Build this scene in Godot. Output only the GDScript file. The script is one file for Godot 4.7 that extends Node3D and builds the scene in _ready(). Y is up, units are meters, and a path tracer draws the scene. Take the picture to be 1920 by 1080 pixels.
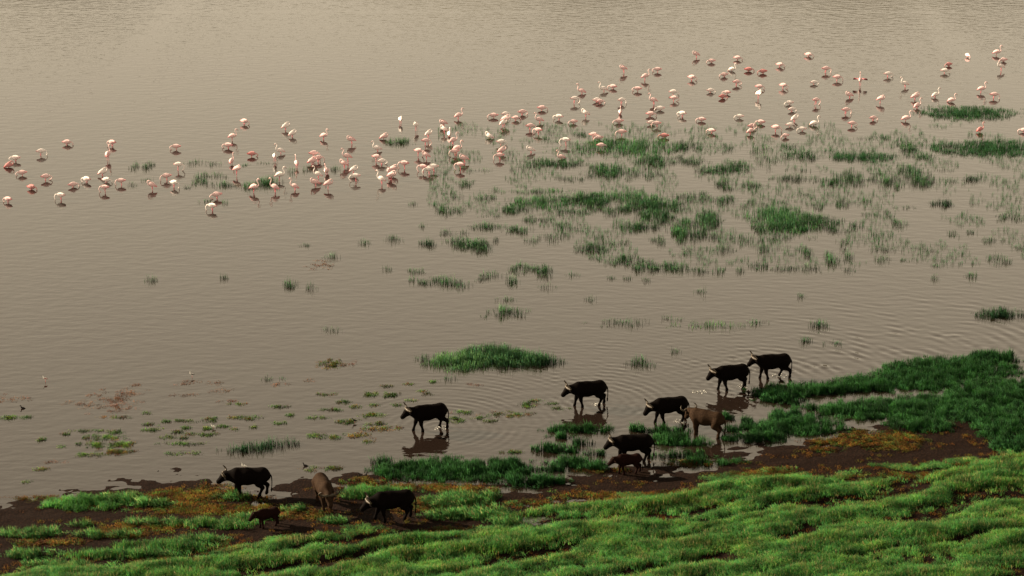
extends Node3D
# A soda lake shore in low sun: buffalo wading, flamingos beyond, grass and mud in front.
# Ground positions are metres: x to the side, z away from the hillside the camera stands on (negative), y up, lake level 0.

const SHORE := [[-40.07, -79.77], [-30.24, -90.43], [-24.13, -95.34], [-22.06, -96.28], [-19.51, -97.69], [-16.31, -98.60], [-14.83, -98.21], [-13.27, -97.05], [-11.25, -97.24], [-9.32, -98.67], [-7.77, -98.67], [-6.75, -99.00], [-4.40, -98.54], [-2.83, -98.08], [0.00, -97.24], [1.02, -97.05], [2.33, -98.80], [4.96, -99.67], [7.30, -99.46], [9.98, -100.20], [11.51, -102.41], [14.05, -103.48], [15.67, -103.48], [17.60, -105.59], [18.90, -105.15], [21.04, -106.41], [23.13, -107.17], [24.84, -106.04], [27.00, -108.33], [35.79, -111.52], [52.99, -118.42]]
const MEADOW := [[-39.11, -77.54], [-22.49, -87.94], [-18.00, -89.03], [-15.00, -89.59], [-11.60, -91.11], [-8.79, -92.27], [-6.40, -93.10], [-4.93, -93.34], [-3.66, -92.15], [-1.47, -92.74], [0.00, -95.47], [2.04, -96.73], [4.81, -96.03], [7.38, -96.73], [10.10, -98.67], [12.79, -99.53], [15.61, -99.20], [19.35, -99.73], [22.15, -100.68], [25.69, -102.41], [49.26, -109.11]]
const FLAMINGOS := [
	["D", "R", 0, -34.37, -165.10, 0.19], ["D", "R", 0, -35.71, -161.80, 0.32], ["D", "L", 0, -37.30, -160.05, 0.26], ["P", "R", 1, -37.39, -158.29, 0.16], ["D", "L", 0, -35.94, -155.97, 0.21],
	["D", "R", 0, -33.90, -154.61, 0.28], ["D", "R", 1, -34.43, -152.15, 0.16], ["D", "L", 0, -35.39, -148.73, 0.22], ["D", "R", 0, -31.57, -152.78, 0.17], ["D", "L", 0, -30.86, -154.06, 0.23],
	["D", "L", 0, -31.81, -149.33, 0.34], ["D", "L", 0, -30.84, -164.68, 0.29], ["U", "A", 0, -30.39, -160.44, 0.47], ["P", "R", 0, -29.99, -155.92, 0.28], ["D", "R", 0, -29.39, -154.06, 0.18],
	["D", "L", 0, -29.06, -151.35, 0.37], ["D", "L", 0, -28.23, -153.33, 0.32], ["D", "L", 0, -25.75, -163.57, 0.24], ["P", "L", 0, -25.80, -152.06, 0.37], ["D", "L", 0, -25.14, -154.61, 0.33],
	["D", "R", 0, -24.28, -152.69, 0.35], ["D", "R", 0, -24.64, -157.33, 0.46], ["D", "R", 0, -21.43, -171.71, 0.25], ["U", "R", 0, -21.76, -166.48, 0.35], ["D", "L", 0, -21.81, -163.98, 0.24],
	["D", "R", 1, -19.68, -161.44, 0.21], ["U", "A", 0, -20.95, -159.26, 0.26], ["P", "R", 0, -20.13, -155.82, 0.56], ["D", "L", 0, -20.86, -149.68, 0.29], ["D", "L", 0, -20.79, -146.60, 0.34],
	["U", "R", 0, -18.37, -151.26, 0.44], ["P", "R", 0, -17.93, -169.83, 0.33], ["P", "R", 0, -17.19, -167.65, 0.27], ["U", "R", 0, -14.67, -166.80, 0.32], ["P", "L", 0, -12.43, -165.22, 0.40],
	["U", "L", 0, -17.62, -162.32, 0.26], ["P", "C", 0, -17.79, -159.85, 0.47], ["U", "A", 0, -16.01, -158.29, 0.36], ["D", "R", 0, -14.91, -160.54, 0.49], ["P", "R", 0, -14.89, -159.07, 0.31],
	["D", "R", 0, -14.50, -159.85, 0.31], ["U", "L", 0, -12.33, -159.46, 0.57], ["P", "L", 0, -12.46, -157.91, 0.41], ["P", "R", 0, -11.61, -156.29, 0.38], ["D", "L", 0, -11.37, -154.24, 0.43],
	["U", "C", 0, -13.62, -156.29, 0.28], ["U", "R", 0, -16.88, -154.61, 0.43], ["U", "L", 0, -16.93, -151.35, 0.42], ["U", "L", 0, -15.56, -151.88, 0.32], ["U", "L", 0, -14.15, -154.98, 0.38],
	["P", "L", 0, -14.18, -153.06, 0.30], ["P", "R", 0, -13.14, -152.15, 0.45], ["P", "R", 0, -9.99, -166.91, 0.19], ["U", "L", 0, -10.30, -163.16, 0.24], ["P", "C", 0, -8.93, -171.83, 0.39],
	["P", "C", 0, -7.60, -169.39, 0.54], ["P", "R", 0, -6.49, -166.59, 0.54], ["D", "R", 0, -6.64, -164.80, 0.40], ["D", "R", 0, -7.07, -161.54, 0.44], ["P", "L", 0, -6.48, -160.64, 0.36],
	["D", "R", 0, -10.16, -159.95, 0.39], ["D", "R", 0, -9.71, -159.07, 0.26], ["P", "C", 0, -8.97, -155.45, 0.50], ["P", "R", 0, -8.72, -156.39, 0.41], ["U", "L", 0, -9.44, -153.42, 0.45],
	["P", "R", 0, -8.74, -154.70, 0.40], ["D", "L", 0, -8.01, -157.91, 0.41], ["D", "L", 0, -6.59, -156.95, 0.41], ["D", "L", 0, -6.12, -156.29, 0.38], ["D", "L", 0, -5.81, -157.14, 0.36],
	["P", "L", 0, -5.48, -170.93, 0.33], ["P", "L", 0, -5.36, -168.52, 0.43], ["U", "C", 0, -4.91, -167.65, 0.22], ["U", "R", 0, -4.54, -165.32, 0.32], ["U", "R", 0, -4.16, -162.24, 0.47],
	["D", "L", 0, -4.34, -161.44, 0.42], ["P", "L", 0, -3.59, -159.56, 0.39], ["D", "L", 0, -3.85, -157.53, 0.41], ["U", "R", 0, -4.32, -173.52, 0.31], ["D", "L", 0, -1.51, -173.98, 0.19],
	["P", "L", 0, -1.77, -167.12, 0.19], ["P", "R", 0, -0.53, -171.60, 0.49], ["D", "R", 0, -0.54, -173.87, 0.33], ["P", "R", 0, -0.69, -170.49, 0.44], ["D", "R", 0, -0.82, -164.91, 0.27],
	["P", "R", 0, -0.76, -162.34, 0.29], ["D", "L", 0, -0.95, -160.54, 0.34], ["P", "L", 0, 9.84, -190.76, 0.45], ["U", "R", 0, 11.61, -187.80, 0.39], ["D", "L", 0, 12.87, -191.17, 0.24],
	["P", "L", 0, 16.78, -197.23, 0.34], ["D", "L", 0, 17.99, -195.07, 0.16], ["D", "R", 0, 20.47, -196.22, 0.19], ["U", "R", 0, 19.52, -191.58, 0.16], ["D", "R", 1, 20.99, -191.47, 0.16],
	["D", "L", 1, 22.14, -190.62, 0.18], ["D", "L", 0, 18.60, -189.27, 0.18], ["D", "R", 0, 15.68, -187.80, 0.27], ["D", "R", 0, 19.38, -185.83, 0.29], ["U", "L", 0, 5.91, -182.76, 0.23],
	["U", "L", 0, 7.80, -183.40, 0.26], ["D", "L", 0, 8.63, -184.54, 0.18], ["D", "L", 0, 10.69, -183.52, 0.23], ["D", "R", 0, 7.35, -178.96, 0.17], ["D", "R", 0, 7.08, -179.54, 0.17],
	["D", "R", 0, 5.22, -178.94, 0.43], ["D", "R", 0, 2.47, -176.55, 0.20], ["D", "R", 0, 0.85, -175.02, 0.22], ["D", "R", 0, 0.32, -173.07, 0.19], ["U", "L", 0, 2.20, -172.16, 0.30],
	["D", "L", 0, 3.77, -173.30, 0.25], ["D", "L", 0, 4.92, -171.94, 0.16], ["P", "L", 0, 5.96, -174.21, 0.36], ["D", "R", 0, 9.14, -178.94, 0.31], ["U", "C", 0, 8.84, -175.14, 0.20],
	["D", "L", 0, 8.57, -172.16, 0.16], ["U", "L", 0, 11.75, -178.57, 0.40], ["D", "L", 0, 12.17, -176.55, 0.16], ["D", "R", 0, 11.28, -174.44, 0.20], ["D", "R", 0, 11.16, -171.60, 0.16],
	["D", "L", 0, 11.54, -170.82, 0.30], ["D", "R", 0, 13.67, -182.26, 0.23], ["D", "R", 0, 13.55, -179.79, 0.29], ["D", "L", 0, 13.82, -174.33, 0.28], ["D", "L", 0, 15.26, -172.73, 0.16],
	["D", "R", 0, 16.90, -183.14, 0.16], ["D", "L", 0, 18.20, -182.39, 0.16], ["D", "R", 1, 17.72, -180.89, 0.16], ["D", "R", 0, 21.17, -184.29, 0.23], ["P", "C", 0, 20.72, -180.65, 0.49],
	["D", "L", 0, 18.42, -173.75, 0.16], ["D", "L", 0, 19.94, -171.83, 0.16], ["D", "R", 0, 19.09, -170.27, 0.22], ["U", "R", 0, 18.80, -168.52, 0.27], ["D", "L", 0, 15.73, -168.84, 0.19],
	["D", "L", 1, 11.89, -167.33, 0.16], ["D", "L", 0, 8.59, -167.98, 0.30], ["D", "R", 0, 1.46, -169.83, 0.33], ["D", "L", 0, 2.05, -168.41, 0.35], ["D", "L", 0, 4.12, -164.80, 0.45],
	["D", "R", 0, 6.38, -167.01, 0.32], ["D", "L", 0, 6.75, -166.59, 0.16], ["D", "R", 0, 6.84, -163.87, 0.26], ["P", "L", 0, 1.42, -162.65, 0.26], ["U", "L", 0, 3.72, -160.76, 0.16],
	["D", "R", 0, 27.11, -197.72, 0.17], ["D", "R", 0, 23.97, -193.24, 0.21], ["D", "R", 0, 27.77, -190.89, 0.36], ["D", "R", 0, 26.10, -186.22, 0.16], ["D", "R", 0, 28.32, -187.67, 0.30],
	["D", "R", 0, 23.25, -184.54, 0.29], ["W", "C", 0, 30.00, -185.70, 0.50], ["D", "R", 0, 32.97, -189.13, 0.27], ["U", "L", 0, 33.74, -185.06, 0.35], ["D", "L", 1, 39.13, -193.61, 0.16],
	["D", "R", 0, 38.22, -190.62, 0.24], ["D", "C", 0, 41.57, -197.37, 0.19], ["U", "R", 0, 44.41, -198.25, 0.31], ["D", "L", 0, 44.43, -195.50, 0.16], ["P", "L", 0, 43.36, -191.58, 0.45],
	["U", "R", 0, 39.91, -183.02, 0.35], ["D", "R", 0, 40.55, -180.89, 0.32], ["P", "L", 0, 28.41, -181.14, 0.26], ["P", "R", 0, 30.72, -179.06, 0.40], ["P", "R", 0, 33.84, -180.40, 0.32],
	["U", "R", 0, 35.68, -181.26, 0.23], ["U", "R", 0, 36.70, -179.54, 0.17], ["U", "R", 0, 33.48, -177.38, 0.23], ["D", "R", 0, 25.25, -178.45, 0.43], ["D", "L", 0, 23.05, -178.57, 0.16],
	["D", "R", 0, 22.98, -176.19, 0.17], ["P", "R", 0, 22.77, -172.61, 0.30], ["D", "R", 0, 22.17, -170.82, 0.16], ["D", "R", 0, 20.88, -169.28, 0.35], ["D", "L", 0, 21.39, -167.33, 0.16],
	["D", "L", 0, 22.97, -169.50, 0.16], ["U", "R", 0, 24.15, -171.27, 0.19], ["D", "R", 0, 27.28, -175.26, 0.34], ["D", "R", 0, 27.14, -170.93, 0.27], ["D", "R", 0, 29.17, -173.07, 0.19],
	["U", "R", 0, 31.77, -172.84, 0.25], ["U", "R", 1, 37.00, -169.17, 0.22], ["D", "L", 0, 40.40, -169.06, 0.16]]
const CLUMPS := [
	["d", 8.75, -164.22, 3.14, 1.77, 0.50], ["d", 10.54, -159.92, 0.93, 1.16, 0.46], ["m", 13.40, -164.22, 0.82, 1.22, 0.45], ["m", 13.36, -160.18, 1.07, 0.90, 0.42], ["d", 6.82, -157.08, 1.05, 1.37, 0.48],
	["s", 9.28, -156.32, 1.31, 1.11, 0.45], ["d", 2.20, -159.66, 0.53, 0.89, 0.44], ["d", 3.85, -159.13, 0.80, 0.62, 0.42], ["m", 4.27, -154.83, 0.78, 0.35, 0.38], ["s", 4.86, -159.40, 0.53, 0.63, 0.40],
	["d", 1.52, -151.44, 1.52, 0.33, 0.40], ["s", 3.31, -151.91, 0.76, 0.10, 0.33], ["d", 2.00, -148.64, 1.62, 1.01, 0.46], ["d", 0.37, -146.83, 0.74, 0.76, 0.44], ["d", 4.89, -149.56, 1.38, 1.02, 0.46],
	["d", 5.85, -148.18, 0.75, 1.00, 0.46], ["d", 8.06, -150.26, 1.64, 0.80, 0.44], ["m", 3.93, -146.16, 1.11, 0.53, 0.40], ["m", 6.89, -146.38, 0.86, 0.76, 0.42], ["d", 9.43, -147.73, 1.49, 1.45, 0.50],
	["d", 9.85, -144.62, 1.09, 0.96, 0.46], ["d", 8.52, -142.47, 1.08, 0.72, 0.44], ["m", 10.67, -147.73, 0.99, 1.00, 0.45], ["m", -4.24, -146.16, 0.61, 0.53, 0.40], ["m", -4.91, -146.92, 0.37, 0.76, 0.42],
	["d", -1.82, -149.80, 0.44, 0.33, 0.40], ["m", -3.34, -153.60, 0.45, 0.59, 0.40], ["m", -1.34, -145.27, 0.55, 0.10, 0.35], ["s", -4.56, -150.97, 0.25, 0.10, 0.35], ["s", -3.83, -149.80, 0.50, 0.10, 0.33],
	["s", -0.89, -151.91, 0.51, 0.10, 0.33], ["d", -1.86, -142.68, 0.60, 0.51, 0.42], ["m", 0.60, -141.62, 0.72, 0.50, 0.40], ["m", 0.00, -141.83, 0.24, 0.51, 0.40], ["m", 1.27, -144.18, 0.36, 0.52, 0.40],
	["m", 3.36, -142.68, 0.42, 0.51, 0.40], ["s", 3.55, -140.37, 0.47, 0.50, 0.40], ["s", 2.48, -139.96, 0.41, 0.90, 0.45], ["m", 1.29, -139.14, 0.35, 0.28, 0.38], ["m", -4.40, -141.00, 0.42, 0.29, 0.38],
	["m", -3.21, -141.00, 0.30, 0.10, 0.33], ["d", -3.40, -138.74, 0.70, 0.69, 0.44], ["m", -2.68, -138.14, 0.47, 0.68, 0.42], ["d", -1.98, -137.94, 0.47, 1.08, 0.48], ["d", -5.61, -138.34, 0.41, 0.28, 0.40],
	["s", -1.06, -139.14, 0.12, 0.28, 0.38], ["s", 5.77, -139.55, 0.35, 1.31, 0.49], ["d", 5.16, -137.34, 0.87, 0.48, 0.42], ["m", 6.79, -138.54, 0.35, 0.10, 0.35], ["s", 5.67, -135.38, 0.34, 0.10, 0.32],
	["d", 7.43, -134.99, 0.86, 0.65, 0.44], ["d", 8.48, -133.47, 0.57, 0.83, 0.46], ["d", 9.83, -133.28, 0.51, 0.64, 0.44], ["m", 10.73, -133.28, 0.68, 0.45, 0.40], ["m", 12.38, -132.72, 0.79, 0.45, 0.40],
	["m", 11.94, -141.62, 0.95, 1.77, 0.54], ["m", 11.16, -140.79, 0.30, 1.33, 0.49], ["d", 13.47, -144.18, 0.73, 1.39, 0.50], ["m", 13.26, -140.37, 0.95, 0.50, 0.40], ["m", 11.20, -136.55, 0.29, 0.10, 0.35],
	["s", 13.91, -137.14, 0.46, 0.48, 0.40], ["m", 9.87, -139.14, 0.23, 0.69, 0.42], ["s", 9.34, -139.14, 0.14, 0.49, 0.40], ["s", 8.32, -130.70, 0.13, 0.25, 0.38], ["s", 7.23, -131.06, 0.11, 0.10, 0.35],
	["d", 0.68, -133.10, 0.56, 0.64, 0.44], ["m", 1.44, -132.91, 0.17, 0.10, 0.35], ["d", 2.02, -132.35, 0.28, 1.00, 0.48], ["m", -1.23, -131.61, 0.67, 0.26, 0.38], ["s", -2.11, -130.88, 0.33, 0.10, 0.35],
	["d", 0.00, -130.34, 0.33, 0.43, 0.42], ["d", -4.15, -130.34, 0.66, 0.61, 0.44], ["m", -3.09, -129.80, 0.28, 0.43, 0.40], ["s", 2.20, -129.26, 0.44, 0.10, 0.35], ["m", -5.89, -132.35, 0.22, 0.10, 0.33],
	["s", -5.64, -130.16, 0.17, 0.25, 0.38], ["m", -0.43, -126.65, 0.27, 0.24, 0.38], ["d", -0.32, -124.29, 0.80, 0.56, 0.44], ["m", 12.83, -150.03, 1.01, 0.80, 0.42], ["m", 15.01, -149.10, 0.75, 0.79, 0.42],
	["s", 4.75, -126.82, 0.13, 0.10, 0.35], ["s", 0.13, -157.33, 0.53, 0.10, 0.35], ["s", 1.33, -158.88, 0.53, 0.36, 0.38], ["s", -2.37, -157.33, 0.66, 0.10, 0.32], ["m", 15.12, -157.33, 0.53, 0.61, 0.40],
	["m", 15.28, -153.36, 0.51, 1.07, 0.45], ["s", 17.06, -158.36, 0.79, 0.88, 0.42], ["m", 17.41, -152.87, 0.51, 0.58, 0.40], ["s", 1.94, -144.18, 0.49, 0.30, 0.38], ["s", 4.43, -142.04, 0.48, 0.30, 0.38],
	["s", 7.50, -138.74, 0.23, 0.28, 0.38], ["s", 11.85, -137.54, 0.58, 0.10, 0.35], ["s", 6.12, -131.06, 0.17, 0.10, 0.33], ["s", 3.80, -131.80, 0.22, 0.10, 0.33], ["m", 15.44, -157.33, 0.53, 0.87, 0.42],
	["m", 14.17, -157.08, 0.39, 0.61, 0.40], ["m", 16.66, -158.36, 0.66, 0.88, 0.42], ["s", 16.56, -163.67, 0.27, 1.21, 0.45], ["s", 19.09, -161.24, 0.60, 2.25, 0.54], ["m", 21.98, -161.77, 0.88, 1.19, 0.45],
	["m", 21.16, -157.33, 0.66, 0.10, 0.32], ["m", 21.33, -164.22, 0.48, 0.39, 0.38], ["k", 26.48, -161.24, 2.55, 1.19, 0.40], ["m", 30.40, -163.67, 0.55, 1.78, 0.49], ["m", 31.06, -161.24, 0.54, 0.65, 0.40],
	["k", 36.59, -163.94, 4.37, 2.36, 0.40], ["m", 20.72, -154.83, 1.30, 0.60, 0.40], ["m", 24.74, -154.83, 0.78, 1.60, 0.49], ["m", 22.98, -153.85, 0.52, 0.84, 0.42], ["m", 27.25, -154.34, 0.77, 1.60, 0.49],
	["m", 29.49, -155.32, 0.91, 2.12, 0.54], ["m", 31.77, -154.34, 0.39, 0.10, 0.35], ["k", 33.41, -154.83, 0.65, 0.35, 0.40], ["m", 18.80, -148.87, 0.56, 0.10, 0.35], ["s", 16.87, -147.73, 0.62, 1.00, 0.45],
	["s", 20.85, -150.73, 0.38, 0.10, 0.35], ["m", 21.37, -147.50, 0.31, 0.55, 0.40], ["m", 23.11, -148.41, 0.50, 0.56, 0.40], ["m", 25.11, -148.87, 0.44, 0.10, 0.35], ["k", 30.04, -148.18, 0.75, 0.56, 0.40],
	["d", 18.44, -144.18, 1.70, 2.27, 0.58], ["d", 20.78, -143.53, 1.09, 1.17, 0.48], ["m", 21.96, -141.62, 0.54, 0.30, 0.38], ["d", 18.60, -142.47, 0.72, 0.94, 0.46], ["m", 16.68, -142.47, 0.24, 0.94, 0.45],
	["s", 25.81, -145.49, 0.37, 0.54, 0.40], ["m", 26.21, -143.11, 0.30, 0.74, 0.42], ["m", 23.19, -142.68, 0.30, 0.52, 0.40], ["m", 24.42, -140.58, 0.65, 0.10, 0.35], ["m", 29.32, -140.79, 0.18, 0.30, 0.38],
	["m", 30.83, -141.20, 0.48, 0.10, 0.34], ["m", 31.59, -139.14, 0.59, 0.29, 0.38], ["m", 34.06, -144.62, 0.61, 0.54, 0.40], ["m", 24.03, -137.34, 0.58, 0.28, 0.38], ["m", 23.77, -134.99, 0.29, 0.47, 0.40],
	["m", 25.25, -134.99, 0.17, 0.10, 0.35], ["s", 26.96, -134.04, 0.45, 0.27, 0.38], ["m", 31.19, -134.99, 0.51, 0.67, 0.42], ["m", 28.88, -131.43, 0.28, 0.26, 0.38], ["m", 19.08, -136.75, 0.29, 0.87, 0.45],
	["m", 20.48, -134.80, 0.34, 1.05, 0.47], ["m", 21.68, -135.96, 0.14, 1.66, 0.54], ["m", 21.32, -132.72, 0.28, 0.10, 0.35], ["s", 16.29, -137.14, 0.35, 1.27, 0.49], ["m", 15.85, -133.66, 0.51, 0.46, 0.40],
	["m", 17.09, -133.10, 0.51, 0.26, 0.38], ["m", 18.52, -133.28, 0.62, 0.45, 0.40], ["s", 14.38, -132.54, 0.11, 0.26, 0.38], ["s", 13.91, -137.14, 0.46, 0.28, 0.38], ["s", 11.68, -128.38, 0.22, 0.10, 0.35],
	["s", 17.65, -127.68, 0.13, 0.25, 0.38], ["s", 26.42, -131.06, 0.17, 0.10, 0.33], ["k", 28.84, -123.79, 1.27, 0.40, 0.40], ["m", 33.30, -137.54, 0.23, 0.10, 0.35], ["s", 15.78, -139.55, 1.18, 0.49, 0.40],
	["s", 17.52, -140.37, 0.36, 0.92, 0.45], ["s", 19.13, -139.96, 0.71, 0.29, 0.38], ["s", 24.47, -145.49, 0.24, 0.10, 0.35], ["s", 27.22, -147.28, 0.49, 0.10, 0.32], ["s", 21.85, -139.14, 0.35, 0.29, 0.38],
	["s", 27.24, -137.14, 0.23, 0.10, 0.35], ["s", 27.22, -167.01, 0.56, 0.12, 0.35], ["s", 28.89, -167.01, 0.83, 0.40, 0.38], ["s", 32.07, -157.33, 0.53, 0.10, 0.35], ["d", -8.84, -165.74, 0.72, 0.67, 0.42],
	["m", -16.38, -156.95, 0.30, 0.10, 0.35], ["m", -15.02, -157.72, 0.30, 0.42, 0.38], ["m", -13.13, -157.53, 0.35, 0.23, 0.36], ["d", -17.79, -153.60, 0.72, 0.96, 0.45], ["m", -6.90, -148.13, 0.19, 0.10, 0.35],
	["s", -18.54, -159.26, 0.40, 0.10, 0.33], ["m", -28.04, -158.49, 0.15, 0.63, 0.40], ["m", -27.12, -158.68, 0.30, 0.71, 0.41], ["s", -26.47, -154.52, 0.24, 0.10, 0.35], ["m", -22.66, -155.08, 0.39, 0.98, 0.44],
	["m", -21.55, -153.24, 1.15, 0.40, 0.38], ["s", -21.50, -155.82, 0.59, 0.61, 0.40], ["s", -23.38, -159.66, 0.40, 0.10, 0.35], ["s", -23.93, -159.26, 0.40, 0.10, 0.35], ["d", -18.89, -152.69, 0.58, 0.51, 0.41],
	["s", -21.52, -148.64, 0.23, 0.38, 0.38], ["s", -20.10, -148.47, 0.09, 0.10, 0.35], ["s", -19.89, -158.88, 0.15, 0.10, 0.33], ["s", -22.28, -158.88, 0.30, 0.43, 0.38], ["s", -27.33, -153.24, 0.19, 0.10, 0.35],
	["s", -23.18, -152.51, 0.19, 0.10, 0.33], ["m", 5.30, -168.30, 0.52, 0.26, 0.36], ["s", 2.76, -167.01, 0.16, 0.10, 0.31], ["k", 37.29, -175.49, 3.60, 2.20, 0.40], ["m", -22.48, -130.67, 0.30, 0.23, 0.37],
	["d", -13.72, -129.80, 0.27, 0.57, 0.44], ["s", -12.49, -129.11, 0.27, 0.10, 0.35], ["m", -11.39, -135.65, 0.50, 0.13, 0.36], ["r", -12.19, -133.90, 0.66, 0.62, 0.05], ["s", -13.57, -138.25, 0.17, 0.10, 0.34],
	["m", -9.82, -138.83, 0.23, 0.25, 0.37], ["m", -7.87, -139.62, 0.34, 0.37, 0.39], ["m", -5.60, -138.44, 0.40, 0.25, 0.37], ["s", -6.05, -142.65, 0.12, 0.10, 0.34], ["m", -6.21, -132.63, 0.49, 0.12, 0.36],
	["s", -6.23, -130.67, 0.09, 0.23, 0.37], ["s", -5.62, -130.15, 0.16, 0.22, 0.37], ["s", -7.97, -132.99, 0.22, 0.23, 0.37], ["s", -10.54, -121.16, 0.30, 0.10, 0.33], ["s", -18.01, -131.20, 0.11, 0.10, 0.31],
	["m", 6.43, -122.46, 1.16, 0.29, 0.39], ["s", 9.21, -123.14, 0.47, 0.20, 0.37], ["m", 11.89, -122.07, 1.82, 0.29, 0.39], ["m", 14.45, -122.55, 0.69, 0.10, 0.36], ["m", 17.89, -121.98, 0.69, 0.29, 0.39],
	["m", 16.87, -119.34, 0.28, 0.28, 0.39], ["s", 18.22, -118.88, 0.37, 0.28, 0.39], ["d", 7.15, -115.48, 0.66, 0.35, 0.42], ["m", 9.32, -117.52, 0.24, 0.10, 0.36], ["m", 0.85, -109.19, 0.40, 0.16, 0.37],
	["w", -7.60, -110.70, 0.34, 0.32, 0.10], ["k", 29.23, -124.12, 1.43, 0.81, 0.40], ["b", -2.76, -115.89, 1.74, 1.39, 0.50], ["b", -1.20, -116.92, 1.49, 1.41, 0.50], ["b", -0.15, -116.15, 1.31, 1.27, 0.50],
	["b", 1.42, -115.89, 1.31, 0.75, 0.50], ["m", -4.94, -115.89, 0.26, 0.50, 0.42], ["m", -3.55, -113.02, 0.26, 0.10, 0.32], ["m", -13.10, -113.02, 0.38, 0.10, 0.34], ["r", -12.84, -112.17, 0.47, 0.16, 0.05],
	["o", -10.10, -115.51, 0.61, 0.59, 0.08], ["r", -9.01, -115.51, 0.26, 0.27, 0.05], ["w", -6.41, -110.62, 0.42, 0.26, 0.10], ["o", -6.82, -111.93, 0.34, 0.10, 0.08], ["w", -8.89, -109.57, 0.33, 0.19, 0.10],
	["w", -8.30, -108.88, 0.29, 0.12, 0.10], ["w", -9.50, -108.42, 0.49, 0.16, 0.10], ["w", -7.52, -107.63, 0.61, 0.25, 0.10], ["w", -8.60, -106.75, 0.45, 0.34, 0.10], ["w", -10.19, -107.30, 0.37, 0.18, 0.10],
	["w", -12.05, -106.46, 0.32, 0.16, 0.10], ["w", -7.08, -106.41, 0.48, 0.18, 0.10], ["o", -6.68, -105.76, 0.88, 0.29, 0.08], ["o", -7.90, -104.79, 0.60, 0.28, 0.08], ["w", -9.94, -104.79, 0.40, 0.28, 0.10],
	["w", -9.07, -104.47, 0.32, 0.24, 0.10], ["w", -7.22, -103.98, 0.28, 0.11, 0.10], ["w", -6.25, -109.15, 0.25, 0.10, 0.10], ["o", -5.61, -112.29, 0.17, 0.10, 0.08], ["o", -4.45, -110.78, 0.25, 0.12, 0.08],
	["w", -4.93, -111.26, 0.21, 0.10, 0.10], ["w", -7.24, -109.11, 0.18, 0.21, 0.10], ["o", -8.96, -100.47, 0.84, 0.22, 0.08], ["o", -10.01, -100.17, 0.23, 0.10, 0.08], ["w", -12.42, -108.88, 0.45, 0.14, 0.10],
	["o", -10.10, -110.74, 0.50, 0.10, 0.08], ["w", -2.94, -106.97, 0.41, 0.34, 0.10], ["w", -2.68, -108.08, 0.49, 0.16, 0.10], ["o", -0.14, -107.75, 0.90, 0.34, 0.08], ["w", 0.85, -109.11, 0.33, 0.30, 0.10],
	["o", 0.10, -102.49, 0.51, 0.19, 0.08], ["r", -2.09, -112.17, 0.34, 0.11, 0.05], ["w", -5.37, -109.80, 0.17, 0.10, 0.10], ["w", -4.22, -112.65, 0.17, 0.10, 0.10], ["w", -11.56, -107.63, 0.24, 0.10, 0.10],
	["w", -1.85, -107.30, 0.33, 0.10, 0.10], ["w", -1.03, -106.86, 0.49, 0.10, 0.10], ["o", 1.35, -109.80, 0.33, 0.10, 0.08], ["w", 2.66, -108.65, 0.41, 0.10, 0.10], ["w", 2.09, -109.34, 0.25, 0.10, 0.10],
	["r", -11.04, -112.89, 0.17, 0.11, 0.05], ["w", -18.64, -106.32, 0.35, 0.11, 0.10], ["w", -18.54, -105.44, 0.41, 0.23, 0.10], ["w", -18.02, -106.79, 0.24, 0.10, 0.10], ["w", -17.01, -106.79, 0.62, 0.15, 0.10],
	["w", -15.72, -106.98, 0.31, 0.27, 0.10], ["w", -16.88, -105.85, 0.41, 0.11, 0.10], ["w", -17.35, -105.30, 0.31, 0.15, 0.10], ["w", -17.65, -104.56, 0.37, 0.15, 0.10], ["w", -16.56, -105.02, 0.27, 0.11, 0.10],
	["w", -16.82, -104.47, 0.24, 0.10, 0.10], ["w", -16.91, -103.66, 0.95, 0.15, 0.10], ["w", -16.53, -102.41, 0.70, 0.14, 0.10], ["w", -15.76, -105.76, 0.31, 0.11, 0.10], ["w", -15.38, -104.89, 0.24, 0.19, 0.10],
	["w", -15.86, -104.93, 0.21, 0.11, 0.10], ["w", -14.97, -106.04, 0.38, 0.10, 0.10], ["o", -14.69, -107.36, 0.31, 0.10, 0.08], ["w", -13.87, -107.27, 0.56, 0.23, 0.10], ["o", -14.60, -109.31, 0.35, 0.10, 0.08],
	["w", -20.85, -104.56, 0.89, 0.32, 0.10], ["w", -21.08, -103.57, 0.74, 0.31, 0.10], ["w", -19.85, -103.48, 0.74, 0.40, 0.10], ["o", -20.10, -102.59, 0.74, 0.31, 0.08], ["w", -21.11, -102.24, 0.60, 0.21, 0.10],
	["o", -19.50, -102.59, 0.47, 0.22, 0.08], ["w", -20.37, -105.30, 0.41, 0.19, 0.10], ["w", -21.90, -105.44, 0.69, 0.11, 0.10], ["r", -20.92, -108.91, 0.42, 0.52, 0.05], ["r", -21.44, -109.90, 1.00, 1.14, 0.05],
	["r", -21.04, -110.50, 0.43, 0.53, 0.05], ["r", -20.36, -112.03, 0.29, 0.17, 0.05], ["o", -20.58, -107.36, 0.63, 0.12, 0.08], ["r", -22.88, -101.19, 0.46, 0.10, 0.05], ["o", -22.94, -100.34, 0.49, 0.10, 0.08],
	["w", -26.35, -107.27, 0.42, 0.20, 0.10], ["w", -25.60, -107.36, 0.42, 0.12, 0.10], ["w", -22.83, -104.93, 0.21, 0.10, 0.10], ["w", -23.62, -98.75, 0.12, 0.10, 0.10], ["w", -19.14, -107.94, 0.14, 0.10, 0.10],
	["r", -18.09, -112.34, 0.36, 0.10, 0.05], ["r", -17.34, -112.75, 0.36, 0.10, 0.05], ["r", -22.97, -109.31, 0.57, 0.32, 0.05], ["r", -15.22, -109.70, 0.43, 0.10, 0.05], ["r", -17.61, -110.50, 0.43, 0.22, 0.05],
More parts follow.
